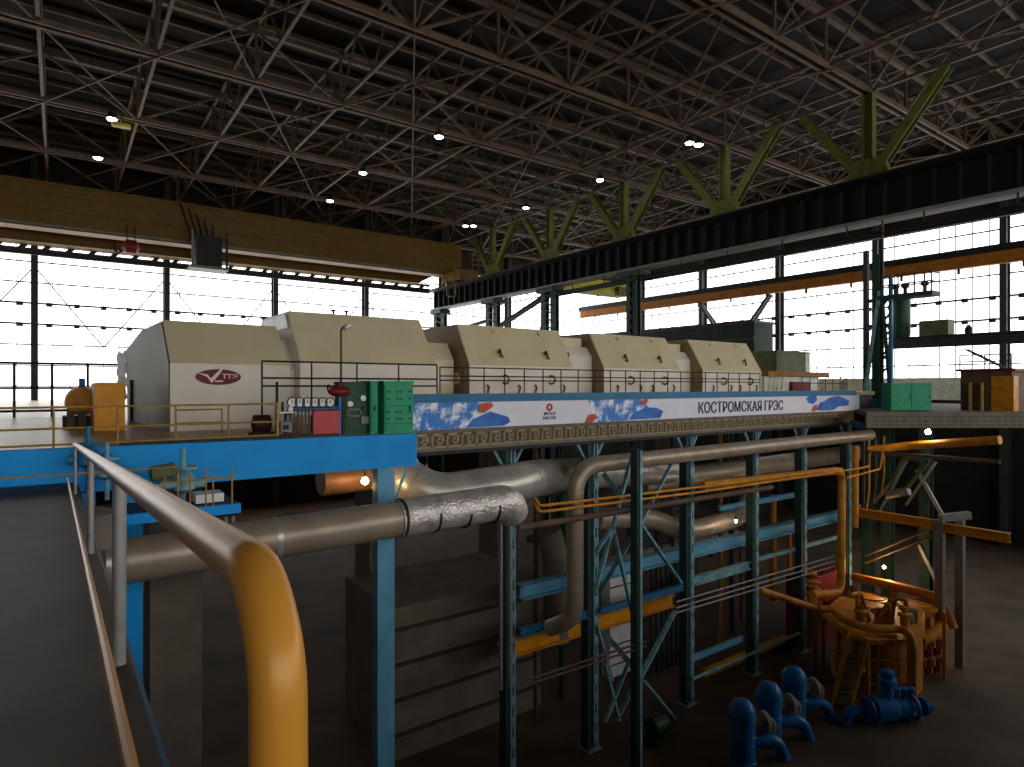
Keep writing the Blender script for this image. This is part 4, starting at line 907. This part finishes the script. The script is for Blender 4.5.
for px, py in ((868, 632), (838, 622)):
    q = at(px, py, Z=zp); MB().tube(q, (q.x, q.y, ZFL), .12, 8).build('leg', orangeb, t)
mdl = at(880, 622, Z=zp)
MB().lathe([(2.2, 0), (2.2, 2.6), (1.9, 3.0)], (mdl.x+.8, mdl.y+.6, ZFL), n=24).build('casing', orangeb, t)
for px, py in ((870, 598), (917, 605)):
    q = at(px, py, X=40); c = MB().lathe([(.75, -.7), (.75, -.15), (1.0, -.12), (1.0, .08), (.3, .12)], q, n=24).build('round_cover', yel, t); MB().ring(q+V((0,0,.1)), (0,0,1), .8, .05, 24, 6).build('bolt_ring', orangeb, c)
MB().path([at(853, 577, X=41.5), at(895, 586, X=41.5), at(936, 597, X=41), at(947, 612, X=41), at(953, 628, X=41)], .28, bend=.8).build('crossover_pipe', yel, t)
for px, py in ((893, 590), (854, 590)): MB().tube(at(px, py-4, X=41.3), at(px, py+14, X=41), .24, 10).build('branch_pipe', orangeb, t)
MB().tube(at(920, 640, X=38.6), at(943, 626, X=40.2), .36, 16).build('cylinder', yelb, t, 'bright yellow horizontal cylinder')
MB().path([at(842, 600, X=39), at(875, 612, X=39), at(932, 622, X=39)], .25).build('suction_pipe', orangeb, t)
for i in range(5):
    px = 858 + i*15; q = at(px, 617+i*1.5, X=38.5); MB().lathe([(.14, -.1), (.14, .2), (.25, .25), (.25, .4), (.1, .5)], q, n=10).build('valve', yel if i % 2 else orangeb, t)
for i in range(3):
    q = at(853+i*17, 622, X=38.2); MB().tube(q, q+V((0,0,1.0)), .07, 6).build('spindle', tealgreen, t)
for i in range(6):
    q = at(917+4.5*i, 646-1.5*i, X=38.4+.3*i)
    vv = MB().lathe([(.12, 0), (.12, .4), (.26, .5), (.26, .9), (.12, 1.0), (.12, 1.4), (.26, 1.5), (.26, 1.9), (.12, 2.0), (.12, max(2.3, q.z-ZFL))], (q.x, q.y, ZFL), n=10); vv.build('valve_column', orangeb if i % 2 else redd, t)
q = at(932, 655, X=39); MB().tube((q.x, q.y-.6, ZFL), (q.x, q.y-.6, -12.3), .1, 8).build('leg', yel, t)
q = at(866, 650, X=36.2)
MB().tube(q, (q.x, q.y, ZFL), .08, 8).build('leg', yel, t)
q = at(880, 662, X=37.0); B(q.x-.9, q.x+1.1, q.y-.8, q.y+.6, q.z-.1, q.z).build('lower_shelf', orangeb, t)
lad = MB(); q = at(876, 662, X=36.9)
for dx in (0, .45): lad.tube((q.x+dx, q.y-.7, q.z), (q.x+dx, q.y-.7, q.z+2), .05, 6)
for i in range(6): lad.tube((q.x, q.y-.7, q.z+.3+.3*i), (q.x+.45, q.y-.7, q.z+.3+.3*i), .04, 6)
lad.build('short_ladder', yel, t)
MB().path([at(885, 684, X=36.5), at(912, 692, X=36.5), at(912, 680, X=36.8)], .16).build('drain_pipe', yel, t)
q = at(831, 609, X=37.5); B(q.x-.7, q.x+.5, q.y-.1, q.y+.1, q.z-.65, q.z+.65).build('control_panel', redd, t, 'dark red panel')
MB().path([at(760, 590, Y=20.8), at(800, 603, Y=20), at(822, 611, X=36.5)], .2).build('inlet_pipe', yel, t)
for i in range(4): MB().ring(at(806, 575+6*i, Y=20.5), (.2, .1, 1), .75, .09, 20, 6).build('flange_ring', orangeb if i % 2 else redd, t)
MB().tube(at(806, 570, Y=20.5), at(806, 640, Y=20.5), .6, 14).build('turbine_barrel', orangeb, t)
B(xa(795, 21), xa(835, 21), 20.2, 21.6, ZFL, -11.8).build('pedestal', redd, t)
for i in range(3): B(xa(812, 18.4)+i*.9, xa(812, 18.4)+i*.9+.12, 18.2, 18.3, ZFL, zp-.2).build('frame_post', brown, t)
rnd = random.Random(3)
for i in range(14):
    px = rnd.uniform(846, 915); py = 606 + (px-846)*.12 + rnd.uniform(0, 14); q = at(px, py, Z=zp)
    h = rnd.uniform(.5, 1.3)
    if i % 3 == 0: MB().lathe([(.22, 0), (.22, h*.5), (.34, h*.55), (.34, h*.7), (.12, h*.75), (.12, h)], q, n=12).build('valve_bonnet', [yel, orangeb][i % 2], t)
    elif i % 3 == 1: MB().path([q, q+V((0,0,h)), q+V((rnd.uniform(-.8,.8), rnd.uniform(-.8,.8), h)), q+V((rnd.uniform(-.8,.8), rnd.uniform(-.8,.8), 0))], .1, bend=.2, n=8).build('small_pipe', orangeb, t)
    else: B(q.x-.3, q.x+.3, q.y-.25, q.y+.25, q.z, q.z+h*.6).build('terminal_box', [yel, brown][i % 2], t)
hw = MB(); q0, q1 = at(868, 640, Z=zp), at(908, 640, Z=zp)
for i in range(5): q = q0.lerp(q1, i/4); hw.tube(q, (q.x, q.y, ZFL), .05, 6)
for z in (-13.6, -14.8): hw.tube((q0.x, q0.y, z), (q1.x, q1.y, z), .05, 6)
hw.build('front_frame', yel, t)
MB().path([at(856, 640, Z=zp-.4), at(856, 640, Z=zp-.4)+V((0,0,-1.6)), at(862, 640, Z=zp-.4)+V((1.2,.2,-1.9))], .16, bend=.4).build('drain_pipe', orangeb, t)
for k in (.8, 1.5, 2.2): MB().ring(at(838, 622, Z=zp)+V((0,0,-k)), (0,0,1), .18, .07, 14, 6).build('pipe_flange', orangeb, t)
# stairs
t = thing('machine_stairs', 'steep ochre stairs leading up to the feed pump platform', 'stairs', at(842, 700, Z=ZFL+.0))
s0, s1 = at(834, 706, Z=ZFL+.05), at(851, 707, Z=ZFL+.05)
e0, e1 = at(850, 645, X=s0.x+1.2), at(867, 646, X=s1.x+1.2)
for a, b in ((s0, e0), (s1, e1)):
    MB().beam(a, b, .08, .25).build('stringer', yel, t); MB().tube(a+V((0,0,.85)), b+V((0,0,.85)), .05, 8).build('handrail', yel, t)
    for k in (0, .5, 1): q = a.lerp(b, k); MB().tube(q, q+V((0,0,.85)), .04, 6).build('baluster', yel, t)
for i in range(11):
    k = (i+.5)/11; a, b = s0.lerp(e0, k), s1.lerp(e1, k); MB().beam(a, b, .3, .05).build('tread', galv, t)
# blue pumps
def blue_pump(px, py, Y, label, s=1.0):
    b = at(px, py, Y=Y); b.z = ZFL
    t = thing('vertical_pump', label, 'pump', b, 'blue vertical pumps')
    MB().lathe([(.55*s, 0), (.55*s, .15), (.5*s, .2), (.5*s, 1.9*s), (.55*s, 1.95*s), (.5*s, 2.2*s), (.36*s, 2.45*s), (.12*s, 2.55*s)], b, n=20).build('motor', pumpb, t)
    f = MB().lathe([(.18*s, 0), (.18*s, .45*s), (.42*s, .46*s), (.42*s, .62*s), (.2*s, .63*s)], b+V((.45*s, -.2*s, 1.5*s)), (1, -.35, 0), 16).build('flange', mat('tan_ring', s2l(176, 156, 132), .5), t)
    MB().ring(b+V((1.05*s, -.42*s, 1.2*s)), (.3, 1, 0), .42*s, .08*s, 18, 8).build('coupling_ring', mat('tan_ring', s2l(176, 156, 132), .5), t)
    MB().path([b+V((.3*s,-.25*s,.9*s)), b+V((1.3*s,-.75*s,.85*s)), b+V((1.6*s,-.9*s,.0))], .24*s, bend=.5*s, n=12).build('outlet_pipe', pumpb, t)
    MB().ring(b+V((0,0,1.2*s)), (0,0,1), .52*s, .03, 20, 5).build('band', pumpb, t)
blue_pump(794, 702, 16.2, 'blue vertical pump farthest along the row, nearest the stairs', 1.05)
blue_pump(769, 722, 16.0, 'blue vertical pump in the middle of the row of three', 1.05)
blue_pump(742, 742, 15.8, 'blue vertical pump nearest the slotted columns', 1.05)
b = at(889, 721, Z=ZFL)
t = thing('blue_booster_pump', 'low blue pump with a raised neck in front of the ochre feed pump', 'pump', b)
MB().lathe([(.45, -.9), (.62, -.82), (.62, .1), (.42, .3), (.42, .95), (.2, 1.05)], b+V((0, 0, .62)), (1, -.6, 0), 20).build('body', pumpb, t); MB().lathe([(.28, 0), (.28, .75), (.42, .78), (.42, .95), (.3, 1.0), (.3, 1.3), (.1, 1.4)], b+V((-.1, .05, 1.1)), n=16).build('neck', pumpb, t)
for s_ in (-1, 1):
    B(b.x+s_*.7-.22, b.x+s_*.7+.22, b.y-s_*.4-.35, b.y-s_*.4+.35, ZFL, ZFL+.3).build('foot', pumpb, t)
MB().ring(b+V((1.0, -.6, .62)), (1, -.6, 0), .5, .1, 20, 8).build('flange', pumpb, t); MB().ring(b+V((-.9, .55, .62)), (1, -.6, 0), .48, .09, 20, 8).build('flange', pumpb, t)
MB().lathe([(.2, 0), (.2, .5), (.42, .52), (.42, .66), (.2, .68), (.2, 1.0)], b+V((1.0, -.6, .62)), (1, -.6, 0), 16).build('outlet_stub', pumpb, t); MB().path([b+V((-1.0, .6, .62)), b+V((-1.8, 1.0, .62)), b+V((-2.0, 1.1, 0))], .22, bend=.4).build('inlet_elbow', pumpb, t)
for i in range(3): MB().lathe([(.1, 0), (.1, .3), (.2, .34), (.2, .46), (.06, .5)], b+V((.3+.3*i, -.2-.18*i, 1.1)), n=10).build('valve', pumpb, t)

# dim small pump near the braced post
b = at(657, 722, Y=19)
t = thing('green_pump', 'small dark green pump at the foot of the braced frame', 'pump', (b.x, b.y, ZFL))
MB().lathe([(.2, -.5), (.45, -.4), (.45, .4), (.2, .5)], (b.x, b.y, ZFL+.7), (1, 0, 0), 16).build('casing', greend, t); B(b.x-.6, b.x+.6, b.y-.4, b.y+.4, ZFL, ZFL+.3).build('base', greend, t)

# ------------------------------------------------------------------ work lights
def bulb(px, py, m, label, X=None, Y=None, power=0, col=(1, .6, .25), r=.09):
    p = at(px, py, X=X, Y=Y); t = thing('work_lamp', label, 'lamp', p, 'work lamps below deck')
    MB().lathe([(.02, -r), (r*.8, -r*.5), (r, 0), (r*.6, r*.8), (r*.4, r)], p, n=12).build('bulb', m, t); MB().tube(p+V((0,0,r)), p+V((0,0,r+.2)), .05, 8).build('holder', black, t)
    MB().tube(p+V((0,0,r+.2)), p+V((0,0,r+.9)), .015, 5).build('cord', black, t)
    if power:
        l = bpy.data.lights.new('lamp_light', 'POINT'); l.energy = power; l.color = col; l.shadow_soft_size = r
        o = bpy.data.objects.new('lamp_light', l); C.objects.link(o); o.parent = t; o.location = (-.02, -.25, -.15)
bulb(365, 481, warmm, 'warm glowing bulb under the blue platform beside the pale blue post', Y=18.9, power=60, r=.12)
bulb(427, 471, warmm, 'small warm bulb under the frieze above the silver duct', Y=20.2, power=20, r=.08)
bulb(736, 521, hotw, 'small bright bulb at the end of the sagging pipe', Y=20.0, power=15, r=.08)
bulb(928, 432, hotw, 'bright white bulb under the deck wing', X=42.6, power=60, col=(1, .9, .7), r=.16)
bulb(884, 567, warmm, 'orange bulb glowing above the ochre feed pump', X=42, power=220, r=.1)

# ------------------------------------------------------------------ camera, world, view
cd = bpy.data.cameras.new('camera'); cam = bpy.data.objects.new('camera', cd); C.objects.link(cam)
cd.sensor_width = 36; cd.lens = FPX/1024*36; cd.shift_y = 2.5/1024; cd.clip_start = .05; cd.clip_end = 400
cam.location = (0, 0, EZ); cam.rotation_euler = (PI/2, 0, TH - PI/2)
bpy.context.scene.camera = cam
w = bpy.data.worlds.new('world'); bpy.context.scene.world = w; w.use_nodes = True
w.node_tree.nodes['Background'].inputs[0].default_value = (.9, .95, 1, 1); w.node_tree.nodes['Background'].inputs[1].default_value = .5
vs_ = bpy.context.scene.view_settings
vs_.view_transform = 'Standard'; vs_.look = 'None'; vs_.gamma = 1; vs_.use_curve_mapping = False; vs_.exposure = 0
cy = bpy.context.scene.cycles
cy.use_denoising = True; cy.max_bounces = 6; cy.diffuse_bounces = 4; cy.sample_clamp_indirect = 6
